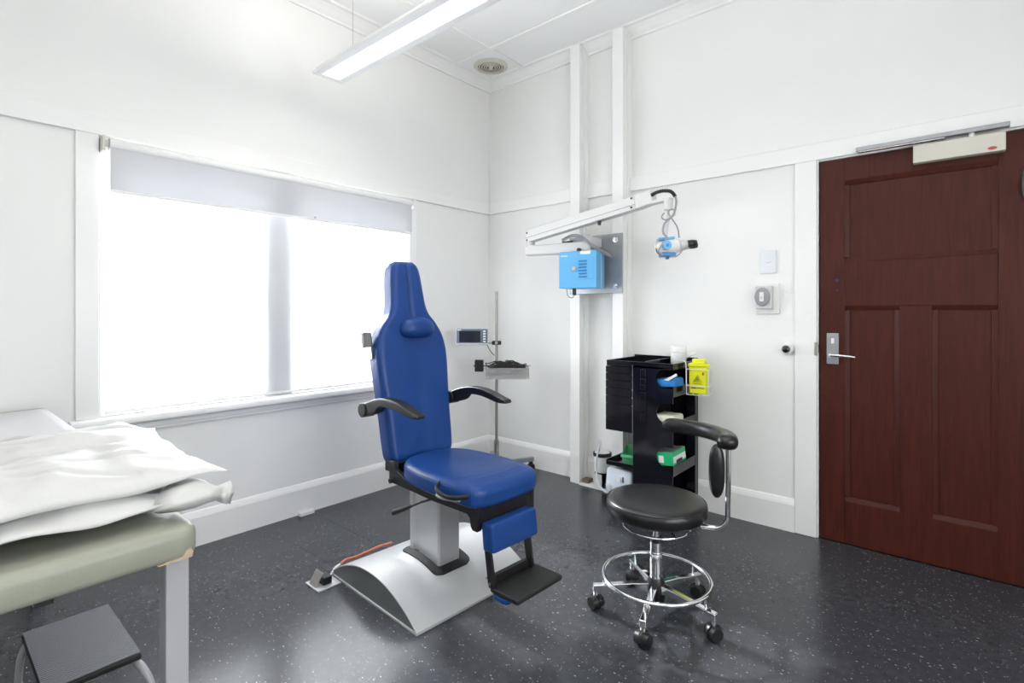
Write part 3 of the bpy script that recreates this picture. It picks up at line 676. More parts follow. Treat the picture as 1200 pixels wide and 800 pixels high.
# pillows
def pillow(name, c, sx, sy, h, rz, label, seed, tilt=0.0, flat=0.35, fringe=0.02, tip=None):
    bm = nb(); n = 56; top = []; bot = []
    mw = Matrix.Translation(c) @ Matrix.Rotation(rz, 4, 'Z') @ Matrix.Rotation(tilt, 4, 'Y')
    def shp(u, v, s):
        e = min(1-abs(u), 1-abs(v)); f = (1-abs(u)**3.2)**0.62*(1-abs(v)**3.2)**0.62 if e > 0 else 0
        x = u*sx*(1-0.06*(1-v*v)*abs(u)); y = v*sy*(1-0.05*(1-u*u)*abs(v))
        wr = noise.noise(Vector((x*5+seed, y*5, s*3)))*0.022 + noise.noise(Vector((x*15, y*15+seed, s*3)))*0.009
        fold = -0.012*math.exp(-((u*0.9+v*0.5-0.15+0.12*noise.noise(Vector((x*8, y*8, seed))))/0.05)**2)
        rdg = lambda sc, off: (1-abs(noise.noise(Vector((x*sc+off, y*sc*0.6-off, seed))))*2.2)
        wr += 0.010*max(0, rdg(5.0, 1.3))**4 - 0.007*max(0, rdg(9.0, 4.1))**5
        wr += fold + 0.006*math.sin((x*0.6+y)*34+seed+3*noise.noise(Vector((x*3, y*3, seed))))*(abs(v)**2)
        z = s*h*f*(1.0 if s > 0 else flat) + wr*min(1, f*1.6)*(1 if s > 0 else 0.5)
        z += 0.010*noise.noise(Vector((u*3, v*3, seed+9)))*(1-f)
        return mw @ Vector((x, y, z))
    U = [math.copysign(abs(t)**0.8, t) for t in [-1+2*i/n for i in range(n+1)]]
    for u in U:
        top.append([bm.verts.new(shp(u, v, 1)) for v in U]); bot.append([bm.verts.new(shp(u, v, -1)) for v in U])
    for i in range(n):
        for j in range(n):
            bm.faces.new((top[i][j], top[i+1][j], top[i+1][j+1], top[i][j+1])); bm.faces.new((bot[i][j], bot[i][j+1], bot[i+1][j+1], bot[i+1][j]))
    # flat seam flange around the rim
    rim = [(i, 0) for i in range(n)] + [(n, j) for j in range(n)] + [(i, n) for i in range(n, 0, -1)] + [(0, j) for j in range(n, 0, -1)]
    T_ = [top[i][j] for i, j in rim]; B_ = [bot[i][j] for i, j in rim]; m_ = len(rim)
    for k in range(m_): bm.faces.new((T_[k], B_[k], B_[(k+1) % m_], T_[(k+1) % m_]))
    bmesh.ops.remove_doubles(bm, verts=bm.verts, dist=0.0004)
    o = obj(name, bm, M_linen, None); o.data.polygons.foreach_set('use_smooth', [True]*len(o.data.polygons)); tag(o, label, 'pillow', 'pillows on the examination couch')
    return o
pA = pillow('pillow', (1.605, -3.165, 0.886), 0.245, 0.375, 0.050, R(5), 'front white pillow, uppermost, with a straight seam above the couch foot', 3, tilt=R(3), flat=0.15)
pB = pillow('pillow', (1.655, -3.200, 0.839), 0.205, 0.360, 0.024, R(2), 'lower white pillow lying directly on the couch, cover end gathered in a knot', 11, flat=0.7)
pC = pillow('pillow', (1.235, -3.085, 0.848), 0.200, 0.355, 0.042, R(-4), 'rear white pillow lying behind the other two, with a crumpled open end', 23, tilt=R(1), flat=0.7)
# gathered end
bm = nb(); rings = []; n = 26
for k, (t, rx, rz_) in enumerate(((0, .085, .026), (0.3, .065, .026), (0.5, .04, .024), (0.68, .018, .017), (0.78, .015, .014), (0.9, .022, .019), (1.0, .028, .022))):
    cx_ = Vector((1.77, -2.875, 0.838)).lerp(Vector((1.885, -2.800, 0.848)), t); d = Vector((0.8, -0.6, 0)).normalized() 
    rg = []
    for a in range(n):
        th = 2*math.pi*a/n; f = 1+0.16*math.sin(a*math.pi)*0 + 0.14*noise.noise(Vector((math.cos(th)*3, math.sin(th)*3, t*2)))*(1+t) + 0.10*math.cos(th*7)*(t)
        rg.append(bm.verts.new(cx_ + d*math.cos(th)*rx*f + Vector((0, 0, 1))*math.sin(th)*rz_*f))
    rings.append(rg)
for i in range(len(rings)-1):
    for a in range(n): bm.faces.new((rings[i][a], rings[i][(a+1) % n], rings[i+1][(a+1) % n], rings[i+1][a]))
bm.faces.new(rings[0]); bm.faces.new(rings[-1])
o = obj('gathered_end', bm, M_linen, pB); o.data.polygons.foreach_set('use_smooth', [True]*len(o.data.polygons))

# ================================================================ STEP STOOL
ss = thing('step_stool', 'small step stool with ribbed black top and grey tube legs under the couch', 'step stool', (0.818, -3.012, 0))
SW, SD, SH = 0.395, 0.222, 0.222
ob1('tread', M_rubber, ss, ((0, 0, SH-0.024), (SW, SD, SH-0.005)), bevel=0.006)
bm = nb(); nr = 37
for i in range(nr):
    x = 0.010+(SW-0.020)*i/(nr-1); box(bm, (x-0.0024, 0.003, SH-0.006), (x+0.0024, SD-0.003, SH))
o = obj('tread_ribs', bm, mat('grey_rib_rubber', (0.21, 0.21, 0.235), 0.5), ss); o['kind'] = 'stuff'
for y in (0.03, SD-0.012):
    dy = -0.035 if y < 0.1 else 0.035
    bm = nb(); tube(bm, smoothpts([(-0.045, y+dy, 0.0), (-0.035, y+dy*0.8, 0.12), (-0.012, y+dy*0.3, 0.178), (0.04, y, 0.188), (SW/2, y, 0.188), (SW-0.04, y, 0.188), (SW+0.012, y+dy*0.3, 0.178), (SW+0.035, y+dy*0.8, 0.12), (SW+0.045, y+dy, 0.0)], 6), 0.0105, 12)
    obj('leg_frame', bm, M_leg, ss, smooth=True)
for x in (-0.045, SW+0.045):
    for y in (-0.005, SD+0.023):
        bm = nb(); cyl(bm, (x, y, 0), (x, y, 0.02), 0.014, seg=16); obj('rubber_foot', bm, M_rubber, ss, smooth=True)

# ================================================================ SWIVEL STOOL
st_ = thing('swivel_stool', 'round black padded swivel stool with armrest and chrome five-star base', 'stool', (2.112, -1.245, 0))
angs = [R(a) for a in (214, 284.5, 354, 69.5, 140.5)]; RL = 0.243
for i, a in enumerate(angs):
    c, s = math.cos(a), math.sin(a)
    bm = nb(); mw = Matrix.Rotation(a, 4, 'Z')
    prism(bm, [(0.025, 0.088), (0.025, 0.125), (0.10, 0.120), (0.225, 0.105), (RL+0.012, 0.103), (RL+0.014, 0.075), (RL-0.010, 0.075), (RL-0.014, 0.090), (0.15, 0.098)], (-0.013, 0.013), lambda u, v, w_: mw @ Vector((u, w_, v)))
    lg = obj('leg', bm, M_chrome, st_, bevel=0.004)
    cas = bpy.data.objects.new('caster', None)
    rot = a + R((40, 70, -30, 20, 60)[i])
    ca, sa = math.cos(rot), math.sin(rot); px, py = RL*c, RL*s
    bm = nb(); cyl(bm, (px, py, 0.056), (px, py, 0.100), 0.0105, seg=14); obj('caster_stem', bm, M_chrome, lg, smooth=True)
    bm = nb()
    for sd_ in (-1, 1):
        q0 = (px+ca*sd_*0.004, py+sa*sd_*0.004, 0.029); q1 = (px+ca*sd_*0.027, py+sa*sd_*0.027, 0.029)
        cyl(bm, q0, q1, 0.029, 0.024, 24)
    prism(bm, [(0.032*math.cos(R(t)), 0.030+0.032*math.sin(R(t))) for t in range(-10, 200, 15)], (-0.006, 0.006), lambda u, v, w_: (px - sa*u + ca*w_, py + ca*u + sa*w_, v))
    obj('caster', bm, M_black, lg, smooth=True)
bm = nb(); lathe(bm, [(0.028, 0.045), (0.034, 0.055), (0.036, 0.10), (0.034, 0.135), (0.026, 0.148)], (0, 0, 0), 28); obj('hub', bm, M_black, st_, smooth=True)
bm = nb(); cyl(bm, (0, 0, 0.145), (0, 0, 0.292), 0.0245, seg=28); cyl(bm, (0, 0, 0.246), (0, 0, 0.252), 0.0262, seg=28); obj('gas_column', bm, M_chrome, st_, smooth=True)
bm = nb(); cyl(bm, (0, 0, 0.292), (0, 0, 0.312), 0.0225, seg=24); obj('column_bush', bm, M_black, st_, smooth=True)
bm = nb(); cyl(bm, (0, 0, 0.312), (0, 0, 0.392), 0.013, seg=20); obj('piston', bm, M_chrome, st_, smooth=True)
bm = nb(); ring(bm, (0, 0, 0.148), 0.212, 0.0085, 72, 12); fr = obj('foot_ring', bm, M_chrome, st_, smooth=True)
for a in angs:
    bm = nb(); cyl(bm, (0.212*math.cos(a), 0.212*math.sin(a), 0.098), (0.212*math.cos(a), 0.212*math.sin(a), 0.146), 0.0045, seg=10); obj('ring_support', bm, M_chrome, fr, smooth=True)
bm = nb(); ring(bm, (0, 0, 0.358), 0.132, 0.0038, 64, 8); lr = obj('lift_ring', bm, M_chrome, st_, smooth=True)
for a in (R(60), R(200), R(330)):
    bm = nb(); tube(bm, [(0.132*math.cos(a), 0.132*math.sin(a), 0.358), (0.05*math.cos(a), 0.05*math.sin(a), 0.385)], 0.0035, 8); obj('spoke', bm, M_blkmt, lr, smooth=True)
bm = nb(); box(bm, (-0.10, -0.05, 0.388), (0.12, 0.05, 0.402)); obj('seat_plate', bm, M_blkmt, st_, bevel=0.003)
bm = nb(); lathe(bm, [(0.001, 0.402), (0.165, 0.402), (0.185, 0.406), (0.197, 0.418), (0.201, 0.438), (0.1985, 0.455), (0.190, 0.466), (0.172, 0.472), (0.12, 0.475), (0.06, 0.475), (0.001, 0.475)], (0, 0, 0), 64); obj('seat', bm, M_leath, st_, smooth=True)
bm = nb(); ring(bm, (0, 0, 0.462), 0.1955, 0.0022, 64, 6); obj('piping', bm, M_leath, st_, smooth=True)
aa = R(14); ca, sa = math.cos(aa), math.sin(aa)
bm = nb(); tube(bm, smoothpts([(0.09*ca, 0.09*sa, 0.394), (0.18*ca, 0.18*sa, 0.388), (0.235*ca, 0.235*sa, 0.392), (0.268*ca, 0.268*sa, 0.425), (0.272*ca, 0.272*sa, 0.49), (0.274*ca, 0.274*sa, 0.58), (0.274*ca, 0.274*sa, 0.70)], 7), 0.0095, 12); obj('arm_tube', bm, M_chrome, st_, smooth=True)
ob_ = nb(); box(ob_, (0.15*ca-0.014, 0.15*sa-0.01, 0.378), (0.15*ca+0.03, 0.15*sa+0.014, 0.388)); obj('clamp', ob_, M_steel, st_, bevel=0.002)
# curved arm pad
bm = nb(); rings = []; ns = 30; sg = 20
for i in range(ns+1):
    t = i/ns; th = R(8 + 102*t); rad = 0.268 + 0.035*t; zc = 0.728 - 0.018*t - 0.004*math.sin(t*math.pi)
    c = Vector((rad*math.cos(th), rad*math.sin(th), zc)); rd = Vector((math.cos(th), math.sin(th), 0))
    e = min(1, (min(t, 1-t)*ns+0.15)/2.6); e = math.sqrt(max(0, 1-(1-e)**2)) if e < 1 else 1
    hx = (0.040 - 0.014*t)*e; hz = (0.030 + 0.002*t)*e
    rg = []
    for k in range(sg):
        a = 2*math.pi*k/sg; cx_ = math.copysign(abs(math.cos(a))**0.8, math.cos(a)); cz_ = math.copysign(abs(math.sin(a))**0.8, math.sin(a))
        rg.append(bm.verts.new(c + rd*hx*cx_ + Vector((0, 0, hz*cz_))))
    rings.append(rg)
for i in range(ns):
    for k in range(sg): bm.faces.new((rings[i][k], rings[i][(k+1) % sg], rings[i+1][(k+1) % sg], rings[i+1][k]))
bm.faces.new(rings[0][::-1]); bm.faces.new(rings[-1]); o = obj('curved_arm_pad', bm, M_leath, st_); o.data.polygons.foreach_set('use_smooth', [True]*len(o.data.polygons))
bm = nb(); bmesh.ops.create_uvsphere(bm, u_segments=20, v_segments=16, radius=1)
for v in bm.verts:
    x, y, z = v.co; z2 = math.copysign(abs(z)**0.7, z)
    p = Vector((0.232*ca, 0.232*sa, 0.612)) ; v.co = p + Vector((ca, sa, 0))*x*0.030 + Vector((-sa, ca, 0))*y*0.024 + Vector((0, 0, z2*0.105))
o = obj('hanging_arm_pad', bm, M_leath, st_); o.data.polygons.foreach_set('use_smooth', [True]*len(o.data.polygons))

# ================================================================ IV STAND WITH MONITOR
FW = Vector((-0.653, 0.757, 0)); RT = Vector((0.757, 0.653, 0))
iv = thing('equipment_stand', 'chrome pole stand on casters in the corner behind the blue chair', 'stand', (0.423, -0.367, 0))
bm = nb(); cyl(bm, (0, 0, 0.10), (0, 0, 1.382), 0.0105, seg=16); obj('pole', bm, M_pole, iv, smooth=True)
bm = nb(); cyl(bm, (0, 0, 0.09), (0, 0, 0.262), 0.020, seg=20); cyl(bm, (0, 0, 0.262), (0, 0, 0.275), 0.015, seg=20); obj('pole_socket', bm, M_steel, iv, smooth=True)
for a in (-4, 68, 140, 212, 284):
    ar_ = R(a); c, s = math.cos(ar_), math.sin(ar_); mw = Matrix.Rotation(ar_, 4, 'Z')
    L_ = 0.315
    bm = nb(); box(bm, (0.01, -0.016, 0.076), (L_, 0.016, 0.108)); bmesh.ops.transform(bm, matrix=mw, verts=bm.verts); lg = obj('leg', bm, M_greymt, iv, bevel=0.003)
    bm = nb(); px, py = (L_-0.02)*c, (L_-0.02)*s; cyl(bm, (px-0.012*s, py+0.012*c, 0.030), (px+0.012*s, py-0.012*c, 0.030), 0.030, seg=20); cyl(bm, (px, py, 0.05), (px, py, 0.076), 0.016, seg=12); obj('caster', bm, M_black, lg, smooth=True)
def onstand(r_, f_, z): return Vector((0, 0, z)) + RT*r_ - FW*f_
def rbox(bm, r0, r1, f0, f1, z0, z1): 
    v = box(bm, (r0, f0, z0), (r1, f1, z1))
    for q in v: q.co = onstand(q.co.x, q.co.y, q.co.z)
bm = nb(); rbox(bm, -0.035, 0.035, -0.018, 0.018, 0.985, 1.015); obj('clamp', bm, M_black, iv, bevel=0.006)
mo = thing('patient_monitor', 'small grey monitor with black screen clamped to the pole stand', 'monitor', (0.423, -0.367, 0))
bm = nb(); rbox(bm, -0.300, -0.062, 0.0, 0.035, 0.985, 1.108); obj('monitor_case', bm, M_silver, mo, bevel=0.004)
bm = nb(); rbox(bm, -0.295, -0.066, 0.035, 0.0365, 1.000, 1.104); obj('bezel', bm, M_slate, mo)
bm = nb(); rbox(bm, -0.276, -0.118, 0.0365, 0.038, 1.006, 1.090); obj('screen', bm, M_screen, mo)
for k in range(5):
    bm = nb(); rbox(bm, -0.098, -0.080, 0.0365, 0.040, 1.006+k*0.019, 1.017+k*0.019); obj('button', bm, M_white, mo, bevel=0.001)
bm = nb(); rbox(bm, -0.290, -0.262, 0.0365, 0.0372, 1.094, 1.099); obj('maker_mark', bm, M_white, mo)
bm = nb(); rbox(bm, -0.062, 0.0, 0.004, 0.016, 0.993, 1.005); cyl(bm, onstand(0, 0.012, 1.0), onstand(0, 0.034, 1.0), 0.012, seg=12); obj('mount_arm', bm, M_steel, mo, bevel=0.001)
bm = nb(); tube(bm, smoothpts([onstand(-0.07, 0.015, 0.985), onstand(-0.055, 0.015, 0.955), onstand(-0.035, 0.01, 0.925), onstand(-0.015, 0.01, 0.905)], 4), 0.003, 6); obj('cord', bm, M_black, mo, smooth=True)
# rail with basket
bs = thing('cable_basket', 'clear plastic basket hung on a rail of the pole stand', 'basket', (0.423, -0.367, 0))
bm = nb(); rbox(bm, -0.170, 0.255, 0.012, 0.020, 0.822, 0.836); obj('rail', bm, M_steel, bs, bevel=0.001)
B0, B1, F0, F1, Z0, Z1 = -0.075, 0.240, 0.030, 0.165, 0.748, 0.826
bm = nb(); t_ = 0.003
rbox(bm, B0+0.02, B1-0.02, F0, F1, Z0, Z0+t_)
for q in ((B0, B1, F0-t_, F0), (B0, B1, F1, F1+t_), (B0, B0+t_, F0, F1), (B1-t_, B1, F0, F1)): rbox(bm, *q, Z0, Z1)
for v in bm.verts: 
    pass
obj('tray', bm, M_clear, bs)
bm = nb(); tube(bm, [onstand(B0, F1+0.002, Z1), onstand(B1, F1+0.002, Z1), onstand(B1, F0, Z1), onstand(B0, F0, Z1)], 0.003, 8, True); obj('rim', bm, M_clear, bs, smooth=True)
bm = nb()
for k in range(34):
    rr_ = random.uniform(-0.03, 0.19); ff = random.uniform(0.06, 0.135); zz = random.uniform(0.775, 0.850) if k % 3 else random.uniform(0.84, 0.865); pts = []
    n_ = 14; ra = random.uniform(0.025, 0.05); tl = random.uniform(-0.9, 0.9); ph = random.uniform(0, 6)
    for i in range(n_):
        a = 2*math.pi*i/n_; pts.append(onstand(rr_+ra*1.3*math.cos(a+ph), ff+ra*0.6*math.sin(a+ph), zz + ra*0.55*math.sin(a+ph)*tl + 0.008*math.sin(3*a)))
    tube(bm, pts, 0.0036, 6, True)
o = obj('coiled_cables', bm, mat('cable_black', (0.012, 0.012, 0.012), 0.5)); o.location = (0.423, -0.367, 0); tag(o, 'tangle of thin black cables heaped in the clear basket', 'cables'); o['kind'] = 'stuff'
bm = nb(); rbox(bm, 0.13, 0.215, 0.07, 0.12, 0.822, 0.848); o = obj('cable_plug', bm, M_black, None, bevel=0.006); o.location = (0.423, -0.367, 0); tag(o, 'black cable plug lying on top of the cables in the basket', 'plug')
cb_ = thing('cuff_holder', 'black clamp block on the left end of the stand rail', 'clamp', (0.423, -0.367, 0))
bm = nb(); rbox(bm, -0.160, -0.095, 0.018, 0.06, 0.790, 0.876); obj('block', bm, M_black, cb_, bevel=0.006)
bm = nb(); rbox(bm, -0.150, -0.145, 0.060, 0.066, 0.79, 0.87); rbox(bm, -0.132, -0.124, 0.060, 0.064, 0.79, 0.87); rbox(bm, -0.11, -0.105, 0.060, 0.066, 0.79, 0.87); obj('ridge', bm, M_black, cb_, bevel=0.001)

# ================================================================ MICROSCOPE ON WALL ARM
mp_ = thing('wall_mount_plate', 'grey metal mounting plate bolted across the two white posts', 'plate', (0.915, -0.125, 1.357))
ob1('plate', M_greymt, mp_, ((0, 0, 0), (0.428, 0.012, 0.405)), bevel=0.003)
for x, z in ((0.375, 0.362), (0.375, 0.048), (0.05, 0.362), (0.05, 0.048)):
    bm = nb(); cyl(bm, (x, 0, z), (x, -0.003, z), 0.020, seg=20); cyl(bm, (x, -0.003, z), (x, -0.012, z), 0.011, seg=6); obj('bolt', bm, M_chrome, mp_, smooth=True)
# blue control box
bx_ = thing('control_box', 'light blue louvred control box on the grey wall plate', 'control box', (1.135, -0.340, 1.388), R(13))
BW, BD, BH = 0.262, 0.165, 0.245
ob1('front_case', M_lblue, bx_, ((-BW/2, -0.02, 0), (BW/2, 0.080, BH)), bevel=0.004)
ob1('joint_strip', M_white, bx_, ((-BW/2+0.002, 0.080, 0.002), (BW/2-0.002, 0.092, BH-0.002)))
ob1('rear_case', M_dblue if False else M_lblue, bx_, ((-BW/2, 0.092, 0), (BW/2, 0.150, BH)), bevel=0.003)
dr_ = ob1('door_flap', M_lblue, bx_, ((-0.030, -0.0235, 0.058), (0.108, -0.020, 0.198)), bevel=0.002)
for k in range(6): ob1('louvre', M_dblue, dr_, ((0.010, -0.0290, 0.070+k*0.0205), (0.068, -0.0235, 0.080+k*0.0205)), bevel=0.002)
bm = nb(); cyl(bm, (-0.022, -0.0235, 0.128), (-0.022, -0.033, 0.128), 0.016, seg=20); obj('latch', bm, M_chrome, dr_, smooth=True)
ob1('label_plate', M_white, bx_, ((0.020, -0.0212, 0.222), (0.090, -0.020, 0.243)))
ob1('maker_mark', M_white, bx_, ((-0.118, -0.0208, 0.212), (-0.072, -0.020, 0.218)))
bm = nb(); cyl(bm, (-0.04, 0.03, 0.002), (-0.04, 0.03, -0.045), 0.013, seg=14); pg = obj('power_plug', bm, M_black, bx_, smooth=True)
bm = nb(); tube(bm, smoothpts([(-0.04, 0.03, -0.042), (-0.055, 0.03, -0.062), (-0.085, 0.03, -0.050), (-0.095, 0.03, -0.01), (-0.09, 0.03, 0.004)], 5), 0.0032, 8); obj('loop_cable', bm, M_greypl, pg, smooth=True)
# arms
am = thing('swing_boom', 'white jointed swing arm reaching out from the wall plate', 'arm', (0.742, -0.357, 1.63))
def am_l(p): return Vector(p) - Vector((0.742, -0.357, 1.63))
p0 = Vector((1.155, -0.255, 1.665)); p1 = Vector((0.730, -0.357, 1.665))
def beam(bm, a, b, w0, h0, w1, h1, over=0.0):
    a = Vector(a); b = Vector(b); d = (b-a).normalized(); a = a - d*over; b = b + d*over; u = d.cross(Vector((0, 0, 1))).normalized(); v = u.cross(d).normalized()
    A = [bm.verts.new(a + u*x*w0/2 + v*y*h0/2) for x, y in ((-1,-1),(1,-1),(1,1),(-1,1))]; B = [bm.verts.new(b + u*x*w1/2 + v*y*h1/2) for x, y in ((-1,-1),(1,-1),(1,1),(-1,1))]
    for i in range(4): bm.faces.new((A[i], A[(i+1)%4], B[(i+1)%4], B[i]))
    bm.faces.new(A[::-1]); bm.faces.new(B)
bm = nb(); beam(bm, am_l(p0), am_l(p1), 0.07, 0.082, 0.07, 0.070, 0.025); obj('lower_arm', bm, M_whitem, am, bevel=0.014, seg=3)
bm = nb(); cyl(bm, am_l((1.155, -0.255, 1.66)), am_l((1.155, -0.255, 1.745)), 0.030, seg=24); box(bm, am_l((1.125, -0.255, 1.675)), am_l((1.185, -0.126, 1.735))); obj('wall_pivot', bm, M_whitem, am, bevel=0.004)
bm = nb(); cyl(bm, am_l((1.12, -0.305, 1.645)), am_l((1.12, -0.318, 1.645)), 0.014, seg=16); obj('lock_knob', bm, M_black, am, smooth=True)
bm = nb(); cyl(bm, am_l((0.742, -0.357, 1.69)), am_l((0.742, -0.357, 1.735)), 0.030, seg=24); obj('elbow', bm, M_whitem, am, smooth=True)
e0 = Vector((0.742, -0.357, 1.768)); e1 = Vector((1.60, -0.443, 1.868))
bm = nb(); beam(bm, am_l(e0), am_l(e1), 0.065, 0.088, 0.062, 0.080, 0.02); ua = obj('upper_arm', bm, M_whitem, am, bevel=0.006)
d_ = (e1-e0).normalized(); u_ = d_.cross(Vector((0,0,1))).normalized()
bm = nb(); 
for zz in (-0.012,): beam(bm, am_l(e0 + u_*0.0328 + Vector((0,0,zz))), am_l(e1 + u_*0.0312 + Vector((0,0,zz))), 0.002, 0.004, 0.002, 0.004, 0.018)
obj('trim_line', bm, M_greypl, ua)
bm = nb()
for p, zz in ((e0, 0.02), (e0, -0.03), (e1, 0.028), (e1, -0.025)):
    q = am_l(p + u_*0.034 + Vector((0,0,zz)) - d_*0.002); cyl(bm, q, q + u_*0.004, 0.006, seg=10)
obj('screw', bm, M_black, ua)
e2 = Vector((1.790, -0.462, 1.858))
bm = nb(); beam(bm, am_l(e1 + d_*0.018 + Vector((0,0,0.002))), am_l(Vector((1.73, -0.456, 1.888))), 0.066, 0.088, 0.060, 0.075); obj('end_block', bm, M_whitem, am, bevel=0.008)
bm = nb(); beam(bm, am_l((1.68, -0.452, 1.852)), am_l((1.835, -0.466, 1.862)), 0.055, 0.020, 0.045, 0.014); cyl(bm, am_l((1.815, -0.464, 1.858)), am_l((1.815, -0.464, 1.800)), 0.024, seg=20); obj('head_bracket', bm, M_whitem, am, bevel=0.003)
bm = nb(); q = am_l((1.35, -0.43, 1.772)); cyl(bm, q, q+Vector((0,0,0.035)), 0.011, seg=12); obj('stop_knob', bm, M_black, am, smooth=True)
# corrugated hose
bm = nb(); hp_ = smoothpts([am_l((1.725, -0.485, 1.893)), am_l((1.755, -0.485, 1.905)), am_l((1.80, -0.483, 1.908)), am_l((1.84, -0.480, 1.897)), am_l((1.862, -0.478, 1.868))], 10)
tube(bm, hp_, 0.012, 12, rfun=lambda t: 0.0095+0.002*math.sin(t*40*2.2)); obj('corrugated_hose', bm, M_rubber, am, smooth=True)
# cables over the lower arm
bm = nb(); 
for dz in (0, 0.012):
    tube(bm, smoothpts([am_l((1.00, -0.335, 1.712+dz)), am_l((1.08, -0.335, 1.735+dz)), am_l((1.15, -0.325, 1.72+dz)), am_l((1.22, -0.29, 1.66+dz)), am_l((1.27, -0.20, 1.61+dz)), am_l((1.275, -0.14, 1.60))], 6), 0.006, 8)
obj('arm_cable', bm, M_greypl, am, smooth=True)
bm = nb(); cyl(bm, am_l((0.98, -0.30, 1.705)), am_l((1.06, -0.30, 1.705)), 0.010, seg=12); obj('cable_clip', bm, M_black, am, smooth=True)
# microscope head
mh = thing('surgical_microscope', 'small white and blue microscope head with black eyepieces hanging from the arm', 'microscope', (1.815, -0.464, 1.80))
def mhp(r_, f_, z): return RT*r_ - FW*f_ + Vector((0, 0, z))
bm = nb(); tube(bm, smoothpts([mhp(0, 0, 0.0), mhp(0.0, 0, -0.05), mhp(-0.012, 0, -0.12), mhp(-0.01, 0, -0.17)], 5), 0.010, 12); obj('stem', bm, M_whitem, mh, smooth=True)
bm = nb(); bmesh.ops.create_uvsphere(bm, u_segments=24, v_segments=16, radius=1)
for v in bm.verts:
    x, y, z = v.co; tx = x; sc_ = 1.0 - 0.35*max(0, tx)
    v.co = mhp(0.015+0.085*tx, y*0.042*sc_, -0.205 + 0.046*z*sc_ + 0.006*tx)
o = obj('optics_body', bm, M_white, mh); o.data.polygons.foreach_set('use_smooth', [True]*len(o.data.polygons))
bm = nb(); cyl(bm, mhp(-0.022, 0.036, -0.203), mhp(-0.022, 0.062, -0.203), 0.025, seg=24); kb = obj('focus_knob', bm, M_lblue, mh, bevel=0.003)
bm = nb(); cyl(bm, mhp(-0.022, 0.062, -0.203), mhp(-0.022, 0.065, -0.203), 0.009, seg=16); obj('knob_cap', bm, M_dblue, kb)
bm = nb(); v = box(bm, (-0.045, -0.035, -0.262), (0.035, 0.035, -0.238))
for q in bm.verts: q.co = mhp(q.co.x, q.co.y, q.co.z)
cyl(bm, mhp(-0.005, 0, -0.262), mhp(-0.005, 0, -0.275), 0.012, seg=14); obj('lower_lens', bm, M_dblue, mh, bevel=0.008)
bm = nb(); v = box(bm, (-0.062, -0.03, -0.168), (0.03, 0.03, -0.152))
for q in bm.verts: q.co = mhp(q.co.x, q.co.y, q.co.z + 0.10*q.co.x)
obj('top_plate', bm, M_lblue, mh, bevel=0.006)
bm = nb(); cyl(bm, mhp(0.06, 0.01, -0.200), mhp(0.108, 0.01, -0.193), 0.030, 0.026, 20); obj('eyepiece_mount', bm, M_whitem, mh, smooth=True)
for f_, r0 in ((0.038, 0.10), (-0.026, 0.125)):
    bm = nb(); cyl(bm, mhp(r0, f_, -0.193), mhp(r0+0.022, f_, -0.191), 0.020, 0.021, 20); cyl(bm, mhp(r0+0.022, f_, -0.191), mhp(r0+0.028, f_, -0.191), 0.014, seg=20); cyl(bm, mhp(r0+0.028, f_, -0.191), mhp(r0+0.045, f_, -0.189), 0.021, 0.018, 20); obj('eyepiece', bm, M_black, mh, smooth=True)
bm = nb(); tube(bm, smoothpts([mhp(0.0265, 0.041, 0.070), mhp(0.034, 0.036, 0.035), mhp(0.02, 0.03, -0.03), mhp(-0.03, 0.035, -0.08), mhp(-0.04, 0.04, -0.13), mhp(-0.025, 0.05, -0.16), mhp(-0.05, 0.055, -0.20), mhp(-0.07, 0.05, -0.235), mhp(-0.045, 0.045, -0.255)], 6), 0.0058, 8); obj('fibre_cable', bm, M_greypl, mh, smooth=True)
bm = nb(); tube(bm, smoothpts([mhp(-0.03, 0.028, -0.02), mhp(-0.045, 0.03, -0.045), mhp(-0.02, 0.035, -0.06), mhp(0.025, 0.03, -0.03), mhp(0.02, 0.025, 0.0), mhp(-0.01, 0.028, -0.015), mhp(0.01, 0.03, -0.05), mhp(0.045, 0.02, -0.10), mhp(0.058, 0.01, -0.155)], 6), 0.0042, 8); obj('loop_cable', bm, M_greypl, mh, smooth=True)
bm = nb(); tube(bm, smoothpts([mhp(-0.058, 0.04, -0.16), mhp(-0.08, 0.045, -0.19), mhp(-0.078, 0.04, -0.225), mhp(-0.05, 0.02, -0.25), mhp(0.03, 0.03, -0.262), mhp(0.07, 0.03, -0.225)], 6), 0.0045, 8); obj('side_hoop', bm, M_steel, mh, smooth=True)

# ================================================================ TROLLEY
tr = thing('storage_trolley', 'glossy black plastic storage trolley with swing-out drawers against the back wall', 'trolley', (1.395, -0.42, 0))
TW, TD, TZ = 0.430, 0.372, 0.935; XD = 0.180
G = M_blkgl
ob1('base', G, tr, ((0.0, 0.0, 0.055), (TW, TD, 0.105)), bevel=0.006)
for x in (0.04, TW-0.04):
    for y in (0.04, TD-0.04):
        bm = nb(); cyl(bm, (x-0.010, y, 0.025), (x+0.010, y, 0.025), 0.025, seg=20); cyl(bm, (x, y, 0.03), (x, y, 0.055), 0.010, seg=10); obj('caster', bm, M_black, tr, smooth=True)
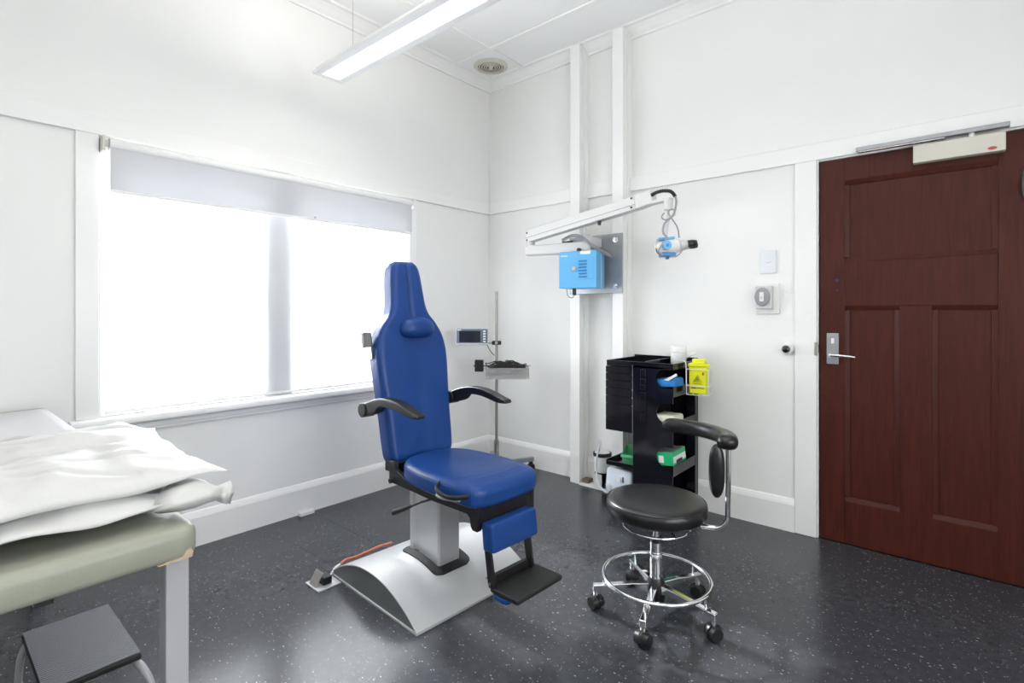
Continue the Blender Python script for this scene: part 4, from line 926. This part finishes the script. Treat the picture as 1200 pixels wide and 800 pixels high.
# front panel with semi-circular cut-outs at its right edge
cuts = [(0.850, 0.052), (0.650, 0.050), (0.400, 0.055)]
poly = [(XD, 0.10), (0.385, 0.10)]
poly = [(XD, 0.105), (TW-0.002, 0.105)]
edge = []
z = 0.105
for zc, rr_ in sorted(cuts):
    # opening: starts at the tray lip and curves up
    edge += [(TW-0.002, zc-0.062)]
    for k in range(9):
        a = R(-90 + 180*k/8); edge.append((TW-0.040 - 0.062*math.cos(a), zc + 0.058*math.sin(a)))
    edge += [(TW-0.002, zc+0.062)]
def xr_at(z):
    for zc, _r in cuts:
        d = abs(z-zc)
        if d < 0.0585: return TW-0.036 - 0.066*math.sqrt(max(0, 1-(d/0.0585)**2))
    return TW-0.002
zl = sorted(set([0.105, TZ-0.02] + [zc + 0.0586*math.sin(R(a)) for zc, _r in cuts for a in range(-90, 91, 10)] + [zc+q for zc, _r in cuts for q in (-0.0600, 0.0600)]))
zl = [z for z in zl if 0.105 <= z <= TZ-0.02]
bm = nb(); st2 = [(bm.verts.new((XD, 0, z)), bm.verts.new((xr_at(z), 0, z)), bm.verts.new((xr_at(z), 0.006, z)), bm.verts.new((XD, 0.006, z))) for z in zl]
for p, q in zip(st2, st2[1:]):
    for k in range(4): bm.faces.new((p[k], p[(k+1) % 4], q[(k+1) % 4], q[k]))
bm.faces.new(st2[0][::-1]); bm.faces.new(st2[-1])
obj('front_panel', bm, G, tr)
ob1('back_panel', G, tr, ((XD, TD-0.012, 0.105), (TW, TD, TZ-0.02)), ((TW-0.055, TD-0.05, 0.105), (TW, TD-0.012, TZ-0.02)), bevel=0.003)
ob1('inner_wall', M_blkmt, tr, ((0.245, 0.012, 0.105), (0.255, TD-0.012, TZ-0.03)))
# pockets: tray floor + outer grey lip on the right side
for zc, rr_ in cuts:
    ob1('pocket_tray', G, tr, ((0.255, 0.006, zc-0.105), (TW-0.004, TD-0.05, zc-0.098)), ((TW-0.008, 0.002, zc-0.105), (TW, TD-0.05, zc-0.045)), bevel=0.002)
# top tray
ob1('top_tray', G, tr, ((0.0, 0.0, TZ-0.035), (TW, TD, TZ-0.022)), ((0.0, 0.0, TZ-0.022), (TW, 0.008, TZ)), ((0.0, TD-0.008, TZ-0.022), (TW, TD, TZ+0.012)), ((0.0, 0.008, TZ-0.022), (0.008, TD-0.008, TZ)), ((TW-0.008, 0.008, TZ-0.022), (TW, TD-0.008, TZ)), ((0.250, 0.008, TZ-0.022), (0.258, TD-0.008, TZ+0.004)), bevel=0.002)
# drawers (swing out on the left)
zs = [0.505, 0.585, 0.670, 0.718, 0.766, 0.814, 0.857]
for a, b in zip(zs, zs[1:] + [0.899]):
    dw = ob1('drawer', G, tr, ((-0.004, -0.004, a+0.0008), (XD-0.003, TD-0.01, b-0.0008)), bevel=0.002)
for zq in zs[1:] + [0.899]:
    bm = nb(); cyl(bm, (XD-0.002, -0.006, zq), (XD-0.002, -0.001, zq), 0.0035, seg=8); obj('pivot_pin', bm, M_chrome, tr)
bm = nb(); cyl(bm, (XD-0.001, -0.004, 0.495), (XD-0.001, -0.004, TZ-0.02), 0.0012, seg=6); obj('hinge_rod', bm, M_greypl, tr)
for (a, b) in ((0.640, 0.705), (0.710, 0.760), (0.768, 0.805), (0.845, 0.895), (0.805, 0.842), (0.575, 0.632)):
    ob1('grip', G, tr, ((XD+0.050, -0.010, a), (XD+0.088, 0.0, b)), bevel=0.006)
bm = nb(); cyl(bm, (0.145, 0.34, 0.105), (0.145, 0.34, 0.505), 0.010, seg=14); obj('support_pole', bm, M_chrome, tr, smooth=True)
lt = ob1('lower_tray', G, tr, ((-0.004, 0.0, 0.288), (XD, TD-0.02, 0.296)), ((-0.004, 0.0, 0.296), (XD, 0.008, 0.314)), ((-0.004, 0.008, 0.296), (0.004, TD-0.02, 0.320)), ((0.004, TD-0.028, 0.296), (XD, TD-0.02, 0.320)), bevel=0.002)
# --- things on the trolley
gb = thing('parts_bin', 'small open green plastic bin on the lower trolley tray', 'bin', (1.395+0.130, -0.345, 0.2965), R(10))
bm = nb()
def wallp(bm, P, t=0.003):
    A = [bm.verts.new(p) for p in P]; bm.faces.new(A)
wv = [(-0.048, -0.035), (0.048, -0.035), (0.040, 0.05), (-0.040, 0.05)]
lo = [bm.verts.new((x*0.86, y*0.82, 0)) for x, y in wv]; hi = [bm.verts.new((x, y - (0.012 if y < 0 else 0), (0.065 if y < 0 else 0.110))) for x, y in wv]
bm.faces.new(lo)
for i in range(4): bm.faces.new((lo[i], lo[(i+1) % 4], hi[(i+1) % 4], hi[i]))
o = obj('bin_shell', bm, M_gbin, gb); s_ = o.modifiers.new('s', 'SOLIDIFY'); s_.thickness = 0.003
ob1('bin_rim', M_gbin, gb, ((-0.050, -0.056, 0.050), (0.050, -0.046, 0.066)), bevel=0.002)
# blue/white packet in the top pocket
pk = thing('wipes_packet', 'blue and white packet with a torn white flap in the top trolley pocket', 'packet', (1.395+0.385, -0.365, 0.800), R(-4))
bm = nb(); mw = Matrix.Rotation(R(-6), 4, 'Y'); cushion(bm, rrect(-0.075, -0.042, 0.055, 0.075, 0.012, 3), 0.050, lambda u, v, w_: mw @ Vector((u, v, w_-0.002)), 0.014, 0.004, 4); o = obj('packet_body', bm, mat('bright_blue_wrap', (0.015, 0.19, 0.55), 0.4), pk); o.data.polygons.foreach_set('use_smooth', [True]*len(o.data.polygons))
bm = nb(); 
P = [(-0.01, -0.045, 0.040), (0.020, -0.052, 0.038), (0.075, -0.050, 0.072), (0.060, -0.035, 0.080), (0.0, -0.03, 0.046)]
A = [bm.verts.new(p) for p in P]; bm.faces.new(A); o = obj('packet_flap', bm, M_white, pk); s_ = o.modifiers.new('s', 'SOLIDIFY'); s_.thickness = 0.003
bm = nb(); A = [bm.verts.new(p) for p in ((-0.082, -0.040, 0.030), (-0.040, -0.044, 0.000), (-0.030, -0.046, -0.008), (-0.060, -0.044, 0.000))]; bm.faces.new(A); o = obj('packet_edge', bm, M_white, pk); s_ = o.modifiers.new('s', 'SOLIDIFY'); s_.thickness = 0.004
# cream pack
cr = nb(); cushion(cr, rrect(-0.070, -0.07, 0.058, 0.07, 0.015, 3), 0.048, lambda u, v, w_: (u, v, w_), 0.016, 0.004, 4); o = obj('dressing_pack', cr, M_cream); o.data.polygons.foreach_set('use_smooth', [True]*len(o.data.polygons)); o.location = (1.395+0.372, -0.335, 0.588); tag(o, 'cream soft pack in the middle trolley pocket', 'pack')
# green box
gx = thing('glove_box', 'green and white cardboard glove box in the lower trolley pocket', 'box', (1.395+0.368, -0.330, 0.348), R(2))
mwg = Matrix.Rotation(R(-6), 4, 'Y')
def gbox(name, a, b, m, bv=0.001):
    bm = nb(); box(bm, a, b); bmesh.ops.transform(bm, matrix=mwg, verts=bm.verts); return obj(name, bm, m, gx, bevel=bv)
gbox('carton', (-0.075, -0.075, 0.0), (0.055, 0.12, 0.075), M_green)
gbox('top_print', (-0.072, -0.070, 0.0752), (0.050, 0.116, 0.0765), M_greypl)
gbox('side_print', (0.0551, -0.070, 0.012), (0.056, 0.115, 0.048), M_white)
gbox('front_print', (-0.030, -0.0762, 0.015), (0.0, -0.0751, 0.055), M_white)
gbox('opening', (0.0562, -0.03, 0.004), (0.057, 0.06, 0.026), M_dkgap)  # thin dark plate painted as the shade inside the carton slot
# folded paper in the bottom
o = ob1('paper_slip', M_paper, None, ((0, 0, 0), (0.10, 0.16, 0.006)), bevel=0.001); o.location = (1.395+0.335, -0.36, 0.106); o.rotation_euler = (0, 0, R(12)); tag(o, 'white folded slip on the trolley base at the right', 'paper')
# white jar
jr = thing('white_jar', 'white screw-top jar at the back of the trolley top', 'jar', (1.395+0.345, -0.145, 0.9135))
bm = nb(); lathe(bm, [(0.001, 0), (0.044, 0.0), (0.047, 0.004), (0.047, 0.062), (0.043, 0.070)], (0, 0, 0), 32); obj('jar_body', bm, mat('frosted_jar', (0.72, 0.73, 0.72), 0.3), jr, smooth=True)
bm = nb(); lathe(bm, [(0.046, 0.070), (0.049, 0.072), (0.049, 0.102), (0.046, 0.106), (0.001, 0.106)], (0, 0, 0), 32); obj('jar_lid', bm, M_white, jr, smooth=True)
o = nb(); cushion(o, rrect(-0.055, -0.016, 0.055, 0.016, 0.010, 3), 0.024, lambda u, v, w_: (u, v, w_), 0.010, 0, 4); o = obj('white_tube', o, M_white); o.data.polygons.foreach_set('use_smooth', [True]*len(o.data.polygons)); o.location = (1.795, -0.12, 0.952); o.rotation_euler = (0, R(-26), R(8)); tag(o, 'white plastic tube leaning beside the jar on the trolley top', 'tube')
# sharps container in wire holder
shc = thing('sharps_container', 'yellow plastic sharps container hanging at the right of the trolley', 'container', (1.905, -0.245, 0.760), R(10))
bm = nb(); prism(bm, rrect(-0.052, -0.040, 0.052, 0.040, 0.012), (0.0, 0.155), lambda u, v, w_: (u*(0.93+0.07*w_/0.155), v*(0.93+0.07*w_/0.155), w_)); obj('body', bm, M_yel, shc, bevel=0.003)
bm = nb(); prism(bm, rrect(-0.056, -0.044, 0.056, 0.044, 0.014), (0.155, 0.172), lambda u, v, w_: (u, v, w_)); prism(bm, rrect(-0.034, -0.030, 0.040, 0.030, 0.010), (0.172, 0.198), lambda u, v, w_: (u, v, w_)); obj('lid', bm, M_yel, shc, bevel=0.004)
bm = nb(); yf_ = -0.0405
tr3 = [(-0.022, 0.068), (0.022, 0.068), (0.0, 0.108)]
tube(bm, [(x, yf_-0.001, z) for x, z in tr3], 0.0013, 6, True)
for k in range(3):
    a = R(90+120*k); c_ = (0.007*math.cos(a), 0.082+0.007*math.sin(a)); tube(bm, [(c_[0]+0.005*math.cos(t*math.pi/5), yf_-0.001, c_[1]+0.005*math.sin(t*math.pi/5)) for t in range(10)], 0.0009, 5, True)
obj('hazard_mark', bm, M_blkmt, shc)
ob1('print_line', M_blkmt, shc, ((-0.036, yf_+0.001, 0.030), (-0.010, yf_+0.002, 0.036)), ((-0.006, yf_+0.001, 0.031), (0.034, yf_+0.002, 0.034)), ((-0.026, yf_, 0.056), (0.026, yf_+0.002, 0.058)))
ob1('red_mark', M_red, shc, ((0.026, yf_-0.001, 0.108), (0.034, yf_+0.001, 0.124)))
wh = thing('wire_holder', 'white wire basket hooked on the trolley holding the yellow container', 'basket', (1.905, -0.245, 0.760), R(10))
bm = nb(); r_ = 0.0022
def lp_(z): tube(bm, [(-0.060, -0.048, z), (0.060, -0.048, z), (0.060, 0.048, z), (-0.060, 0.048, z)], r_, 6, True)
lp_(0.140); lp_(0.045); lp_(-0.006)
for x, y in ((-0.060, -0.048), (0.060, -0.048), (0.060, 0.048), (-0.060, 0.048)): cyl(bm, (x, y, -0.006), (x, y, 0.140), r_, seg=6)
for x in (-0.03, 0.0, 0.03): cyl(bm, (x, -0.048, -0.006), (x, 0.048, -0.006), r_, seg=6)
obj('wire_frame', bm, M_white, wh, smooth=True)
bm = nb(); tube(bm, smoothpts([(-0.060, -0.048, 0.045), (-0.062, -0.048, 0.11), (-0.064, -0.046, 0.172), (-0.078, -0.04, 0.186), (-0.12, -0.01, 0.186), (-0.16, 0.02, 0.186)], 6), 0.0028, 8); obj('hook', bm, M_white, wh, smooth=True)
# suction unit on the trolley base
su = thing('suction_unit', 'white and blue portable suction pump on the trolley base', 'medical device', (1.395+0.062, -0.350, 0.107), R(-4))
mw = Matrix.Rotation(R(-8), 4, 'X')
bm = nb(); cushion(bm, rrect(-0.090, 0.0, 0.095, 0.150, 0.025, 4), 0.10, lambda u, v, w_: mw @ Vector((u + 0.0*v, 0.05-w_, v)), 0.016, 0.004, 4); o = obj('pump_case', bm, mat('pale_pump_plastic', (0.66, 0.72, 0.80), 0.35), su); o.data.polygons.foreach_set('use_smooth', [True]*len(o.data.polygons))
bm = nb(); cushion(bm, rrect(-0.094, -0.003, 0.099, 0.156, 0.028, 4), 0.07, lambda u, v, w_: mw @ Vector((u, 0.126-w_, v)), 0.012, 0, 3); o = obj('pump_back', bm, M_dblue, su); o.data.polygons.foreach_set('use_smooth', [True]*len(o.data.polygons))
bm = nb(); cyl(bm, (0.02, -0.052, 0.10), (0.02, -0.060, 0.10), 0.016, seg=20); obj('gauge', bm, M_white, su, smooth=True)
ob1('switch', M_slate, su, ((0.045, -0.060, 0.085), (0.055, -0.053, 0.12)), bevel=0.002)
bm = nb(); cyl(bm, (-0.055, -0.050, 0.055), (-0.055, -0.075, 0.055), 0.008, seg=12); obj('port', bm, M_white, su, smooth=True)
ob1('carry_clip', M_white, su, ((-0.055, 0.0, 0.150), (-0.035, 0.03, 0.172)), bevel=0.003)
cn = thing('suction_canister', 'white suction canister with black bands standing between the white posts', 'canister', (1.158, -0.075, 0.0145))
bm = nb(); lathe(bm, [(0.001, 0), (0.050, 0), (0.052, 0.004), (0.052, 0.102)], (0, 0, 0), 32); obj('canister_base', bm, M_blkgl, cn, smooth=True)
bm = nb(); lathe(bm, [(0.048, 0.102), (0.055, 0.106), (0.058, 0.205), (0.055, 0.215)], (0, 0, 0), 32); obj('canister_jar', bm, M_white, cn, smooth=True)
bm = nb(); lathe(bm, [(0.056, 0.212), (0.063, 0.214), (0.064, 0.232), (0.060, 0.238), (0.054, 0.234)], (0, 0, 0), 32); obj('canister_band', bm, M_black, cn, smooth=True)
bm = nb(); lathe(bm, [(0.055, 0.228), (0.052, 0.240), (0.03, 0.244), (0.001, 0.244)], (0, 0, 0), 32); obj('canister_lid', bm, M_white, cn, smooth=True)
bm = nb(); prism(bm, rrect(-0.028, 0.0, 0.028, 0.095, 0.008), (-0.058, -0.050), lambda u, v, w_: (u, w_, v)); obj('label_panel', bm, M_white, cn, bevel=0.002)
bm = nb(); tube(bm, smoothpts([(1.150, -0.10, 0.262), (1.150, -0.10, 0.325), (1.163, -0.115, 0.345), (1.178, -0.135, 0.33), (1.172, -0.165, 0.25), (1.20, -0.22, 0.16), (1.27, -0.30, 0.105), (1.36, -0.37, 0.095), (1.415, -0.41, 0.125), (1.424, -0.42, 0.162)], 7), 0.0062, 8)
tag(obj('suction_hose', bm, mat('hose_silicone', (0.62, 0.64, 0.68), 0.35), None, smooth=True), 'pale flexible hose looping from the canister to the suction pump', 'hose')
